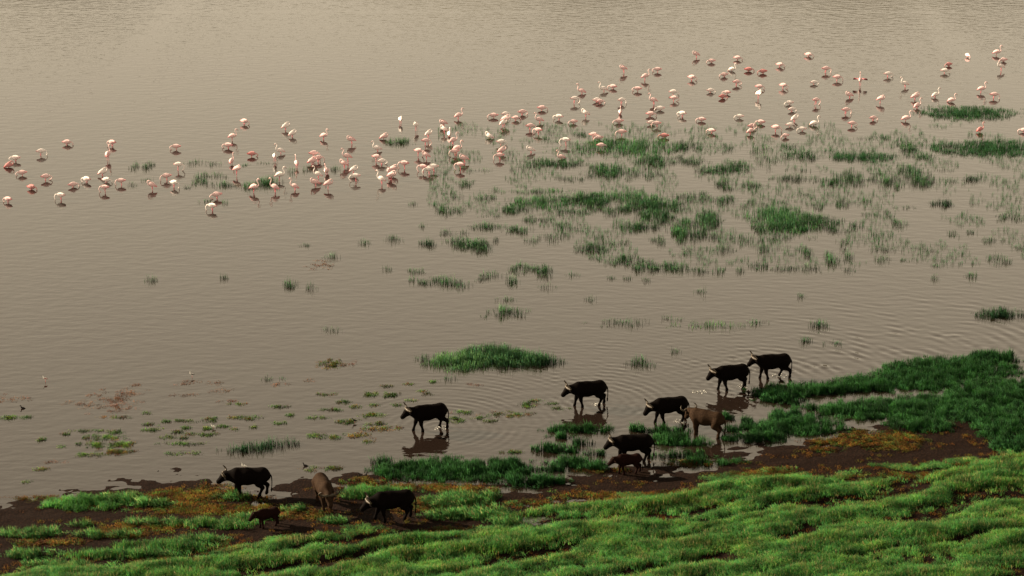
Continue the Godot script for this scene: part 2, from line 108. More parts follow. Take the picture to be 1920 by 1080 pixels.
	["r", -15.78, -111.31, 0.43, 0.23, 0.05], ["r", -16.27, -112.34, 0.29, 0.23, 0.05], ["w", -23.92, -104.20, 0.17, 0.10, 0.10], ["w", -22.78, -103.26, 0.12, 0.10, 0.10], ["w", -14.31, -105.67, 0.14, 0.10, 0.10],
	["w", -13.38, -105.95, 0.14, 0.10, 0.10], ["r", -26.68, -110.10, 0.57, 0.43, 0.05], ["k", -13.55, -102.69, 1.13, 0.29, 0.40], ["k", -12.66, -103.12, 1.08, 0.43, 0.40], ["k", -11.76, -103.55, 1.03, 0.29, 0.40],
	["g", -5.24, -100.07, 1.57, 0.95, 0.42], ["g", -3.41, -100.20, 1.84, 1.43, 0.42], ["g", -1.57, -100.00, 1.83, 1.15, 0.42], ["g", -0.26, -100.34, 1.31, 0.95, 0.42], ["g", -6.35, -101.02, 0.79, 0.10, 0.42],
	["g", 1.04, -98.67, 1.42, 0.53, 0.42], ["g", 15.54, -111.11, 2.53, 0.74, 0.42], ["g", 17.63, -111.68, 1.73, 0.75, 0.42], ["g", 19.73, -112.17, 2.03, 1.17, 0.42], ["g", 22.20, -113.01, 2.63, 1.53, 0.42],
	["g", 24.57, -114.70, 3.26, 1.58, 0.42], ["g", 27.00, -116.45, 1.50, 0.72, 0.42], ["g", 21.31, -114.70, 1.18, 0.17, 0.42], ["g", 13.48, -105.67, 2.06, 0.75, 0.42], ["g", 15.46, -106.04, 1.66, 1.06, 0.42],
	["g", 14.81, -107.55, 1.12, 0.31, 0.42], ["g", 17.98, -108.17, 1.69, 1.10, 0.42], ["g", 20.56, -108.48, 2.25, 1.43, 0.42], ["g", 23.14, -108.72, 2.54, 1.76, 0.42], ["g", 25.73, -110.30, 2.29, 2.80, 0.42],
	["g", 25.39, -106.04, 1.66, 2.61, 0.42], ["g", 20.98, -106.04, 1.66, 0.91, 0.42], ["g", 25.31, -103.12, 1.08, 1.02, 0.42], ["g", 17.21, -108.72, 1.98, 0.32, 0.42], ["g", 29.06, -111.11, 2.30, 2.01, 0.42],
	["g", 29.16, -106.79, 2.50, 2.66, 0.42], ["g", 32.39, -114.02, 2.36, 1.23, 0.42], ["g", 32.27, -109.11, 2.55, 2.78, 0.42], ["g", 3.53, -105.54, 1.65, 0.33, 0.42], ["g", 2.44, -104.58, 0.78, 0.13, 0.42],
	["g", 6.54, -105.54, 0.64, 0.17, 0.42], ["g", 7.96, -105.35, 1.43, 0.23, 0.42], ["g", 8.22, -104.02, 1.84, 0.51, 0.42], ["g", 8.01, -101.98, 0.90, 0.10, 0.42], ["g", 9.19, -101.98, 0.69, 0.13, 0.42],
	["g", 9.95, -101.17, 1.52, 0.22, 0.42], ["g", 2.26, -102.81, 1.26, 0.31, 0.42], ["g", 3.41, -103.64, 0.63, 0.10, 0.42], ["g", 4.20, -102.26, 0.56, 0.10, 0.42], ["g", 3.12, -100.90, 1.31, 0.57, 0.42],
	["g", 1.80, -100.19, 0.75, 0.21, 0.42], ["g", 1.98, -98.63, 0.74, 0.21, 0.42], ["g", 4.00, -100.55, 0.75, 0.48, 0.42], ["g", 1.31, -98.97, 0.54, 0.29, 0.42], ["g", 12.43, -104.39, 1.63, 0.52, 0.42],
	["g", 13.52, -105.25, 0.86, 0.33, 0.42], ["g", 11.32, -107.31, 0.29, 0.34, 0.42], ["g", 12.33, -106.52, 0.32, 0.34, 0.42], ["g", 14.12, -107.31, 0.65, 0.54, 0.42], ["g", 14.41, -106.13, 0.58, 0.33, 0.42],
	["g", 11.34, -105.54, 0.57, 0.10, 0.42], ["g", 13.95, -110.37, 0.82, 0.82, 0.42], ["g", 14.87, -109.95, 0.67, 0.77, 0.42]]
const PATCHES := [
	["p", -20.23, -96.03, 1.90, 0.84, 0.34], ["p", -18.65, -96.41, 1.27, 0.65, 0.34], ["p", -16.91, -95.78, 1.06, 0.38, 0.34], ["p", -13.58, -93.45, 2.10, 0.55, 0.34], ["p", -12.19, -94.24, 1.24, 0.31, 0.34],
	["p", -16.70, -93.63, 1.19, 0.31, 0.34], ["p", -15.64, -90.71, 2.05, 0.52, 0.34], ["p", -14.07, -91.57, 1.21, 0.35, 0.34], ["p", -18.36, -89.75, 1.67, 0.40, 0.34], ["p", -19.84, -88.76, 1.42, 0.34, 0.34],
	["p", -22.01, -92.39, 1.47, 0.42, 0.34], ["p", -19.13, -92.04, 0.73, 0.24, 0.34], ["p", -8.42, -93.76, 0.84, 0.18, 0.34], ["p", -6.53, -97.43, 1.59, 0.52, 0.34], ["p", -7.39, -96.92, 1.02, 0.39, 0.34],
	["p", -3.04, -96.09, 1.39, 0.51, 0.34], ["p", -2.03, -96.54, 1.40, 0.64, 0.34], ["p", -2.74, -94.42, 1.20, 0.55, 0.34], ["p", -1.38, -94.85, 1.13, 0.49, 0.34], ["p", -0.25, -93.63, 0.99, 0.48, 0.34],
	["p", -13.24, -96.73, 0.76, 0.26, 0.34], ["p", -10.29, -95.16, 0.63, 0.15, 0.34], ["p", -16.23, -89.87, 1.43, 0.34, 0.34], ["p", -21.48, -89.87, 1.19, 0.35, 0.34], ["p", -20.11, -93.34, 0.62, 0.15, 0.34],
	["p", -17.81, -92.15, 0.73, 0.24, 0.34], ["o", -15.78, -96.73, 1.53, 0.97, 0.12], ["o", -14.34, -97.37, 1.02, 0.85, 0.12], ["o", -15.06, -95.16, 2.26, 0.50, 0.12], ["o", -16.98, -93.04, 1.72, 0.67, 0.12],
	["o", -18.08, -92.27, 0.98, 0.42, 0.12], ["o", -21.05, -91.28, 1.45, 0.30, 0.12], ["o", -12.33, -95.47, 1.51, 0.44, 0.12], ["o", -9.99, -94.67, 1.37, 0.50, 0.12], ["o", -11.01, -94.85, 1.00, 0.44, 0.12],
	["o", -6.99, -98.67, 1.04, 0.40, 0.12], ["o", -5.67, -98.01, 1.55, 0.33, 0.12], ["o", -3.35, -98.01, 1.55, 0.39, 0.12], ["o", -2.05, -97.69, 1.28, 0.33, 0.12], ["o", -4.04, -95.91, 1.01, 0.44, 0.12],
	["o", 6.49, -96.73, 1.78, 0.38, 0.12], ["o", 4.82, -96.28, 1.01, 0.25, 0.12], ["o", 8.43, -97.17, 1.28, 0.32, 0.12], ["o", 11.74, -99.46, 1.57, 0.34, 0.12], ["o", 12.84, -100.00, 1.05, 0.34, 0.12],
	["o", 16.26, -103.84, 1.08, 0.44, 0.12], ["o", 18.21, -104.20, 1.36, 0.96, 0.12], ["o", 19.57, -104.20, 1.09, 0.96, 0.12], ["o", 18.85, -103.12, 1.35, 0.51, 0.12], ["o", 15.57, -102.77, 0.81, 0.29, 0.12],
	["o", 3.93, -100.07, 0.58, 0.27, 0.12], ["o", 5.38, -100.20, 0.39, 0.20, 0.12], ["o", -2.94, -92.74, 1.23, 0.24, 0.12], ["o", 0.24, -92.15, 0.49, 0.53, 0.12], ["o", 8.73, -101.02, 1.06, 0.35, 0.12],
	["o", 4.34, -97.05, 1.53, 0.26, 0.12], ["o", 1.01, -96.09, 1.01, 0.32, 0.12], ["o", -4.77, -95.16, 0.75, 0.31, 0.12], ["o", 19.28, -99.33, 1.56, 0.27, 0.12], ["o", 23.13, -100.34, 1.05, 0.35, 0.12],
	["o", -21.89, -96.73, 1.53, 0.26, 0.12], ["o", -12.22, -96.73, 0.76, 0.26, 0.12], ["o", 24.86, -101.02, 0.79, 0.49, 0.12], ["o", -12.24, -90.43, 1.44, 0.29, 0.12], ["o", -14.96, -89.31, 1.42, 0.23, 0.12]]

var rng := RandomNumberGenerator.new()
var M := {}
var names := {}
var bump := FastNoiseLite.new()
var ridge := FastNoiseLite.new()
var patchy := FastNoiseLite.new()


# ------------------------------------------------------------------ naming helpers
func numbered(called: String) -> String:
	var n: int = names.get(called, 0)
	names[called] = n + 1
	return called if n == 0 else "%s_%03d" % [called, n]


func tag(o: Node, label: String, category: String, group := "", kind := "") -> Node:
	if label: o.set_meta("label", label)
	if category: o.set_meta("category", category)
	if group: o.set_meta("group", group)
	if kind: o.set_meta("kind", kind)
	return o


func obj(called: String, mesh: Mesh, material: Material, parent: Node = null) -> MeshInstance3D:
	var o := MeshInstance3D.new()
	o.mesh = mesh
	o.material_override = material
	if parent == null:
		o.name = numbered(called)
		add_child(o)
	else:
		o.name = called
		parent.add_child(o, true)
	return o


func lin(r: float, g: float, b: float) -> Color:
	return Color(r, g, b).linear_to_srgb()


func mat(called: String, c: Color, rough := 0.8, spec := 0.4) -> StandardMaterial3D:
	var m := StandardMaterial3D.new()
	m.resource_name = called
	m.albedo_color = c
	m.roughness = rough
	m.metallic_specular = spec
	M[called] = m
	return m


func noise_tex(freq: float, octaves: int, size: int, ramp: Array, normal := false, strength := 4.0, sd := 1) -> NoiseTexture2D:
	var n := FastNoiseLite.new()
	n.seed = sd
	n.noise_type = FastNoiseLite.TYPE_SIMPLEX_SMOOTH
	n.frequency = freq
	n.fractal_octaves = octaves
	var t := NoiseTexture2D.new()
	t.width = size
	t.height = size
	t.seamless = true
	t.noise = n
	if normal:
		t.as_normal_map = true
		t.bump_strength = strength
	elif ramp.size():
		var g := Gradient.new()
		g.offsets = PackedFloat32Array(ramp.map(func(r): return r[0]))
		g.colors = PackedColorArray(ramp.map(func(r): return r[1]))
		t.color_ramp = g
	return t


# ------------------------------------------------------------------ the lie of the land
func along(line: Array, x: float) -> float:
	var n := line.size()
	for i in n - 1:
		if x < line[i + 1][0] or i == n - 2:
			var t: float = clampf((x - line[i][0]) / (line[i + 1][0] - line[i][0]), 0.0, 1.0)
			return lerpf(line[i][1], line[i + 1][1], t)
	return line[0][1]


func ridges(x: float, z: float) -> float:   # long low swells of the meadow, lying across the slope
	var u := x * 0.94 - z * 0.342
	var v := x * 0.342 + z * 0.94
	u += 2.0 * patchy.get_noise_2d(x * 0.35, z * 0.35)
	v += 0.7 * patchy.get_noise_2d(x * 0.5 + 33.0, z * 0.5)
	return ridge.get_noise_2d(u * 0.19, v * 0.85)


func land(x: float, z: float) -> float:
	var d: float = z - along(SHORE, x)
	if d > -20.0 and d < 20.0: d += 1.1 * patchy.get_noise_2d(x * 0.8 + 11.0, z * 1.3) + 0.5 * bump.get_noise_2d(x * 0.5, z * 0.9 + 7.0)
	if d < -14.0:
		return -0.62
	var h: float
	if d < 0.0:
		h = maxf(-0.62, 0.012 + d * 0.03) if d > -3.0 else maxf(-0.62, -0.078 + (d + 3.0) * 0.06)
	else:
		h = 0.012 + minf(d, 4.0) * 0.022 + maxf(0.0, d - 4.0) * 0.035
	h = minf(h, 1.6)
	var near: float = clampf(1.0 - absf(d) / 6.0, 0.0, 1.0)
	h += (0.035 + 0.03 * near) * bump.get_noise_2d(x * 0.55, z * 1.1) * clampf((d + 9.0) / 6.0, 0.0, 1.0)
	h += 0.034 * bump.get_noise_2d(x * 2.1 + 40.0, z * 3.2) * clampf((d + 5.0) / 4.0, 0.0, 1.0)
	var m: float = clampf((z - along(MEADOW, x) + 1.0) / 2.0, 0.0, 1.0)
	h += m * 0.26 * ridges(x, z)
	return h


func axis(lo: float, hi: float, step: float, ends: Array) -> PackedFloat32Array:
	var a := PackedFloat32Array()
	for e in ends:
		if e < lo: a.append(e)
	var n := int(round((hi - lo) / step))
	for i in n + 1:
		a.append(lo + (hi - lo) * i / n)
	for e in ends:
		if e > hi: a.append(e)
	return a


func sheet(xs: PackedFloat32Array, zs: PackedFloat32Array, height: Callable, uvs: Vector2) -> ArrayMesh:
	var nx := xs.size()
	var nz := zs.size()
	var v := PackedVector3Array()
	var uv := PackedVector2Array()
	v.resize(nx * nz)
	uv.resize(nx * nz)
	for j in nz:
		for i in nx:
			v[j * nx + i] = Vector3(xs[i], height.call(xs[i], zs[j]), zs[j])
			uv[j * nx + i] = Vector2(xs[i] * uvs.x, zs[j] * uvs.y)
	var n := PackedVector3Array()
	n.resize(nx * nz)
	for j in nz:
		for i in nx:
			var a := v[j * nx + maxi(i - 1, 0)]
			var b := v[j * nx + mini(i + 1, nx - 1)]
			var c := v[maxi(j - 1, 0) * nx + i]
			var d := v[mini(j + 1, nz - 1) * nx + i]
			n[j * nx + i] = (d - c).cross(b - a).normalized()
	var idx := PackedInt32Array()
	idx.resize((nx - 1) * (nz - 1) * 6)
	var k := 0
	for j in nz - 1:
		for i in nx - 1:
			var p := j * nx + i
			idx[k] = p; idx[k + 1] = p + 1; idx[k + 2] = p + nx
			idx[k + 3] = p + 1; idx[k + 4] = p + nx + 1; idx[k + 5] = p + nx
			k += 6
	return arrays(v, n, idx, uv)


func arrays(v, n, idx, uv = null, col = null) -> ArrayMesh:
	var a := []
	a.resize(Mesh.ARRAY_MAX)
	a[Mesh.ARRAY_VERTEX] = v
	a[Mesh.ARRAY_NORMAL] = n
	a[Mesh.ARRAY_INDEX] = idx
	if uv != null: a[Mesh.ARRAY_TEX_UV] = uv
	if col != null: a[Mesh.ARRAY_COLOR] = col
	var m := ArrayMesh.new()
	m.add_surface_from_arrays(Mesh.PRIMITIVE_TRIANGLES, a)
	return m


# ------------------------------------------------------------------ wakes on the water
const WAKES := [[14.08, -113.59, 1.0, 0.70], [11.91, -111.68, 0.8, 0.62], [4.25, -109.27, 0.8, 0.55], [-3.86, -106.04, 0.9, 0.50], [8.61, -106.79, 0.6, 0.5],
	[17.66, -114.02, 1.0, 0.85], [22.20, -116.45, 0.9, 0.95], [1.11, -106.79, 0.4, 0.6], [25.76, -119.34, 0.7, 0.8]]

func wave(x: float, z: float) -> float:
	var h := 0.0
	for w in WAKES:
		var dx: float = x - w[0]
		var dz: float = z - w[1]
		var r := sqrt(dx * dx + dz * dz)
		if r > 26.0:
			continue
		var fade: float = exp(-r / 10.0) * clampf(r / 0.8, 0.0, 1.0) * (1.0 - r / 26.0)
		fade *= clampf(1.0 - dz / 4.0, 0.35, 1.0) * clampf(0.55 + dx / 9.0, 0.12, 1.0)   # the herd pushes the water out and back
		h += w[2] * 0.016 * fade * sin(r * TAU / w[3])
	h *= 0.2 + 1.3 * clampf(patchy.get_noise_2d(x * 0.7, z * 1.2) + 0.35, 0.0, 1.0)
	return h * clampf((x + 16.0) / 5.0, 0.0, 1.0) * clampf((44.0 - x) / 6.0, 0.0, 1.0) * clampf((z + 146.0) / 8.0, 0.0, 1.0) * clampf((-97.0 - z) / 3.0, 0.0, 1.0)


# ------------------------------------------------------------------ grass
func tuft(n: int, spread: float, tall: float, wide: float, lean: float, tints: Array, depth := -1.0, sink := 0.0) -> ArrayMesh:
	var v := PackedVector3Array()
	var nn := PackedVector3Array()
	var cc := PackedColorArray()
	var idx := PackedInt32Array()
	for i in n:
		var a := rng.randf() * TAU
		var r := sqrt(rng.randf())
		var base := Vector3(cos(a) * r * spread, 0.0, sin(a) * r * (spread if depth < 0.0 else depth))
		var edge := clampf(1.15 - 0.55 * r * r, 0.4, 1.0)
		var h := tall * edge * rng.randf_range(0.55, 1.1)
		var t := rng.randf() * TAU
		var out := Vector3(cos(t), 0, sin(t))
		var side := Vector3(-out.z, 0, out.x) * wide * rng.randf_range(0.6, 1.2)
		var bend := h * lean * rng.randf_range(0.2, 1.3)
		var mid := base + Vector3.UP * h * 0.6 + out * bend * 0.35
		var tip := base + Vector3.UP * h + out * bend
		var nrm := (out * 0.5 + Vector3.UP * 0.6).normalized()
		var c: Color = tints[rng.randi() % tints.size()]
		var k := v.size()
		v.append_array([base - side + Vector3.DOWN * sink, base + side + Vector3.DOWN * sink, mid - side * 0.8, mid + side * 0.8, tip])
		nn.append_array([nrm, nrm, nrm, nrm, nrm])
		cc.append_array([c, c, c, c, c])
		idx.append_array([k, k + 2, k + 1, k + 1, k + 2, k + 3, k + 2, k + 4, k + 3])
	return arrays(v, nn, idx, null, cc)


func clump(where: Array, colors: PackedColorArray, n: int, spread: float, wide: float, lean: float, tints: Array, sink: float, at: Vector3) -> ArrayMesh:   # one mesh for one clump: n blades round each place
	var v := PackedVector3Array()
	var nn := PackedVector3Array()
	var cc := PackedColorArray()
	var idx := PackedInt32Array()
	var reach := 0.1
	for w in where.size(): reach = maxf(reach, Vector2(where[w].origin.x - at.x, where[w].origin.z - at.z).length() + spread)
	for i in (10 if sink > 0.11 else 0):   # added sunken disc in place of a root mat, joins the water grass stems
		v.append(Vector3(cos(TAU * i / 10) * reach, -sink * 0.9, sin(TAU * i / 10) * reach))
		nn.append(Vector3.UP)
		cc.append(tints[0])
		if i > 1: idx.append_array([0, i - 1, i])
	for w in where.size():
		var o: Vector3 = where[w].origin - at
		var tall: float = where[w].basis.y.length()
		for i in n:
			var a := rng.randf() * TAU
			var r := sqrt(rng.randf()) * spread
			var base := o + Vector3(cos(a) * r, 0.0, sin(a) * r)
			var h := tall * rng.randf_range(0.5, 1.1)
			var t := rng.randf() * TAU
			var out := Vector3(cos(t), 0, sin(t))
			var side := Vector3(-out.z, 0, out.x) * wide * rng.randf_range(0.6, 1.2)
			var bend := lean * rng.randf_range(0.2, 1.3)
			var mid := base + Vector3.UP * h * 0.6 + out * bend * 0.35
			var tip := base + Vector3.UP * h + out * bend
			var nrm := (out * 0.5 + Vector3.UP * 0.6).normalized()
			var c: Color = tints[rng.randi() % tints.size()] * colors[w]
			var k := v.size()
			v.append_array([base - side + Vector3.DOWN * sink, base + side + Vector3.DOWN * sink, mid - side * 0.8, mid + side * 0.8, tip])
			nn.append_array([nrm, nrm, nrm, nrm, nrm])
			cc.append_array([c, c, c, c, c])
			idx.append_array([k, k + 2, k + 1, k + 1, k + 2, k + 3, k + 2, k + 4, k + 3])
	return arrays(v, nn, idx, null, cc)


func leaf_mat(called: String) -> StandardMaterial3D:
	var m := mat(called, Color.WHITE, 0.62, 0.35)
	m.vertex_color_use_as_albedo = true
	m.cull_mode = BaseMaterial3D.CULL_DISABLED
	m.backlight_enabled = true
	m.backlight = lin(0.85, 1.0, 0.6)
	return m


func scatter(called: String, mesh: Mesh, where: Array, colors: PackedColorArray, m: Material) -> MultiMeshInstance3D:
	var mm := MultiMesh.new()
	mm.transform_format = MultiMesh.TRANSFORM_3D
	mm.use_colors = true
	mm.mesh = mesh
	mm.instance_count = where.size()
	for i in where.size():
		mm.set_instance_transform(i, where[i])
		mm.set_instance_color(i, colors[i])
	var o := MultiMeshInstance3D.new()
	o.multimesh = mm
	o.material_override = m
	o.name = numbered(called)
	add_child(o)
	return o


func stand(x: float, y: float, z: float, wide: float, tall: float) -> Transform3D:
	return Transform3D(Basis(Vector3.UP, rng.randf() * TAU).scaled(Vector3(wide, tall, wide)), Vector3(x, y, z))


# ------------------------------------------------------------------ swept and blended bodies
func sweep(rings: Array, sides: int, st: Dictionary) -> void:   # rings: [Vector3 centre, across, upright, Color]; one skin with closed ends, in the plane of x and y unless the centres leave it
	var v: PackedVector3Array = st.v
	var n: PackedVector3Array = st.n
	var c: PackedColorArray = st.c
	var idx: PackedInt32Array = st.i
	var first := v.size()
	var count := rings.size()
	var lateral := Vector3(0, 0, 1)
	for k in count:
		var p: Vector3 = rings[k][0]
		var dir: Vector3 = (rings[mini(k + 1, count - 1)][0] - rings[maxi(k - 1, 0)][0]).normalized()
		var side := (lateral - dir * lateral.dot(dir)).normalized()
		if side.length() < 0.5: side = Vector3.RIGHT
		var up := side.cross(dir)
		for s in sides:
			var a := TAU * s / sides
			var off: Vector3 = side * cos(a) * rings[k][1] + up * sin(a) * rings[k][2]
			v.append(p + off)
			n.append((side * cos(a) / maxf(rings[k][1], 0.002) + up * sin(a) / maxf(rings[k][2], 0.002)).normalized())
			c.append(rings[k][3])
	for k in count - 1:
		for s in sides:
			var a := first + k * sides + s
			var b := first + k * sides + (s + 1) % sides
			idx.append_array([a, b, a + sides, b, b + sides, a + sides])
	for e in [0, count - 1]:
		var k := v.size()
		var dir: Vector3 = (rings[e][0] - rings[1 if e == 0 else count - 2][0]).normalized()
		v.append(rings[e][0]); n.append(dir); c.append(rings[e][3])
		for s in sides:
			var a: int = first + e * sides + s
			var b: int = first + e * sides + (s + 1) % sides
			if e == 0: idx.append_array([k, b, a])
			else: idx.append_array([k, a, b])
	st.v = v; st.n = n; st.c = c; st.i = idx


func skin() -> Dictionary:
	return {"v": PackedVector3Array(), "n": PackedVector3Array(), "c": PackedColorArray(), "i": PackedInt32Array()}


func made(st: Dictionary) -> ArrayMesh:
	return arrays(st.v, st.n, st.i, null, st.c)


func smooth_line(pts: Array, times: int) -> Array:   # Catmull-Rom through [Vector3, across, upright, Color]
	var out := []
	for k in pts.size() - 1:
		var p0 = pts[maxi(k - 1, 0)]; var p1 = pts[k]; var p2 = pts[k + 1]; var p3 = pts[mini(k + 2, pts.size() - 1)]
		for i in times:
			var t := float(i) / times
			out.append([p1[0].cubic_interpolate(p2[0], p0[0], p3[0], t), lerpf(p1[1], p2[1], smoothstep(0, 1, t)), lerpf(p1[2], p2[2], smoothstep(0, 1, t)), p1[3].lerp(p2[3], t)])
	out.append(pts[-1])
	return out


func blended(bones: Array, cell: float, sharp: float) -> ArrayMesh:   # bones: [a, b, radius a, radius b, sideways squeeze]; tapered capsules joined by a smooth minimum, meshed as surface nets
	var lo := Vector3(1e9, 1e9, 1e9)
	var hi := -lo
	for b in bones:
		for e in 2:
			var r: float = b[2 + e] + 0.14
			lo = lo.min(b[e] - Vector3(r, r, r))
			hi = hi.max(b[e] + Vector3(r, r, r))
	var nx := int((hi.x - lo.x) / cell) + 2
	var ny := int((hi.y - lo.y) / cell) + 2
	var nz := int((hi.z - lo.z) / cell) + 2
	var f := PackedFloat32Array()
	f.resize(nx * ny * nz)
	for b in bones:
		var A: Vector3 = b[0]
		var B: Vector3 = b[1]
		var ra: float = b[2]
		var rb: float = b[3]
		var sq: float = b[4]
		var reach := maxf(ra, rb) + 0.13
		var l := (A.min(B) - Vector3(reach, reach, reach) - lo) / cell
		var h := (A.max(B) + Vector3(reach, reach, reach) - lo) / cell
		var ab := B - A
		var inv := 1.0 / maxf(ab.length_squared(), 1e-6)
		for k in range(maxi(int(l.z), 0), mini(int(h.z) + 1, nz)):
			for j in range(maxi(int(l.y), 0), mini(int(h.y) + 1, ny)):
				var row := (k * ny + j) * nx
				for i in range(maxi(int(l.x), 0), mini(int(h.x) + 1, nx)):
					var p := lo + Vector3(i, j, k) * cell - A
					var t := clampf(p.dot(ab) * inv, 0.0, 1.0)
					var q := p - ab * t
					q.z *= sq
					f[row + i] += exp(-sharp * (q.length() - lerpf(ra, rb, t)))
	for i in f.size():
		f[i] = log(maxf(f[i], 1e-6))      # above 0 inside
	var v := PackedVector3Array()
	var at := {}
	var steps := [1, nx, nx * ny]
	for k in nz - 1:
		for j in ny - 1:
			for i in nx - 1:
				var o := (k * ny + j) * nx + i
				var sum := Vector3.ZERO
				var crossed := 0
				var first := f[o] > 0.0
				if (f[o + 1] > 0.0) == first and (f[o + nx] > 0.0) == first and (f[o + nx + 1] > 0.0) == first and (f[o + steps[2]] > 0.0) == first and (f[o + steps[2] + 1] > 0.0) == first and (f[o + steps[2] + nx] > 0.0) == first and (f[o + steps[2] + nx + 1] > 0.0) == first:
					continue
				for c in 8:
					var ci := c & 1
					var cj := (c >> 1) & 1
					var ck := c >> 2
					var fa := f[o + ci + cj * nx + ck * steps[2]]
					for d in 3:
						if (c >> d) & 1: continue
						var fb := f[o + ci + cj * nx + ck * steps[2] + steps[d]]
						if (fa > 0.0) != (fb > 0.0):
							var t := fa / (fa - fb)
							sum += Vector3(ci + (t if d == 0 else 0.0), cj + (t if d == 1 else 0.0), ck + (t if d == 2 else 0.0))
							crossed += 1
				at[o] = v.size()
				v.append(lo + (Vector3(i, j, k) + sum / crossed) * cell)
	var idx := PackedInt32Array()
	var n := PackedVector3Array()
	n.resize(v.size())
	for o: int in at:
		for d in 3:
			var fa := f[o]
			var fb := f[o + steps[d]]
			if (fa > 0.0) == (fb > 0.0): continue
			var s1: int = steps[(d + 1) % 3]
			var s2: int = steps[(d + 2) % 3]
			if not (at.has(o - s1) and at.has(o - s2) and at.has(o - s1 - s2)): continue
			var q := [at[o], at[o - s1], at[o - s1 - s2], at[o - s2]]
			if fa > 0.0: q.reverse()
			idx.append_array([q[0], q[1], q[2], q[0], q[2], q[3]])
			var nr: Vector3 = (v[q[2]] - v[q[0]]).cross(v[q[1]] - v[q[0]])
			for e in q: n[e] += nr
	for i in n.size(): n[i] = n[i].normalized()
	return arrays(v, n, idx)


# ------------------------------------------------------------------ buffalo
func tube(pts: Array, radii: Array, sides := 8) -> ArrayMesh:
	var rings := []
	for i in pts.size(): rings.append([pts[i], radii[i], radii[i], Color.WHITE])
	var st := skin()
	sweep(smooth_line(rings, 3), sides, st)
	return made(st)


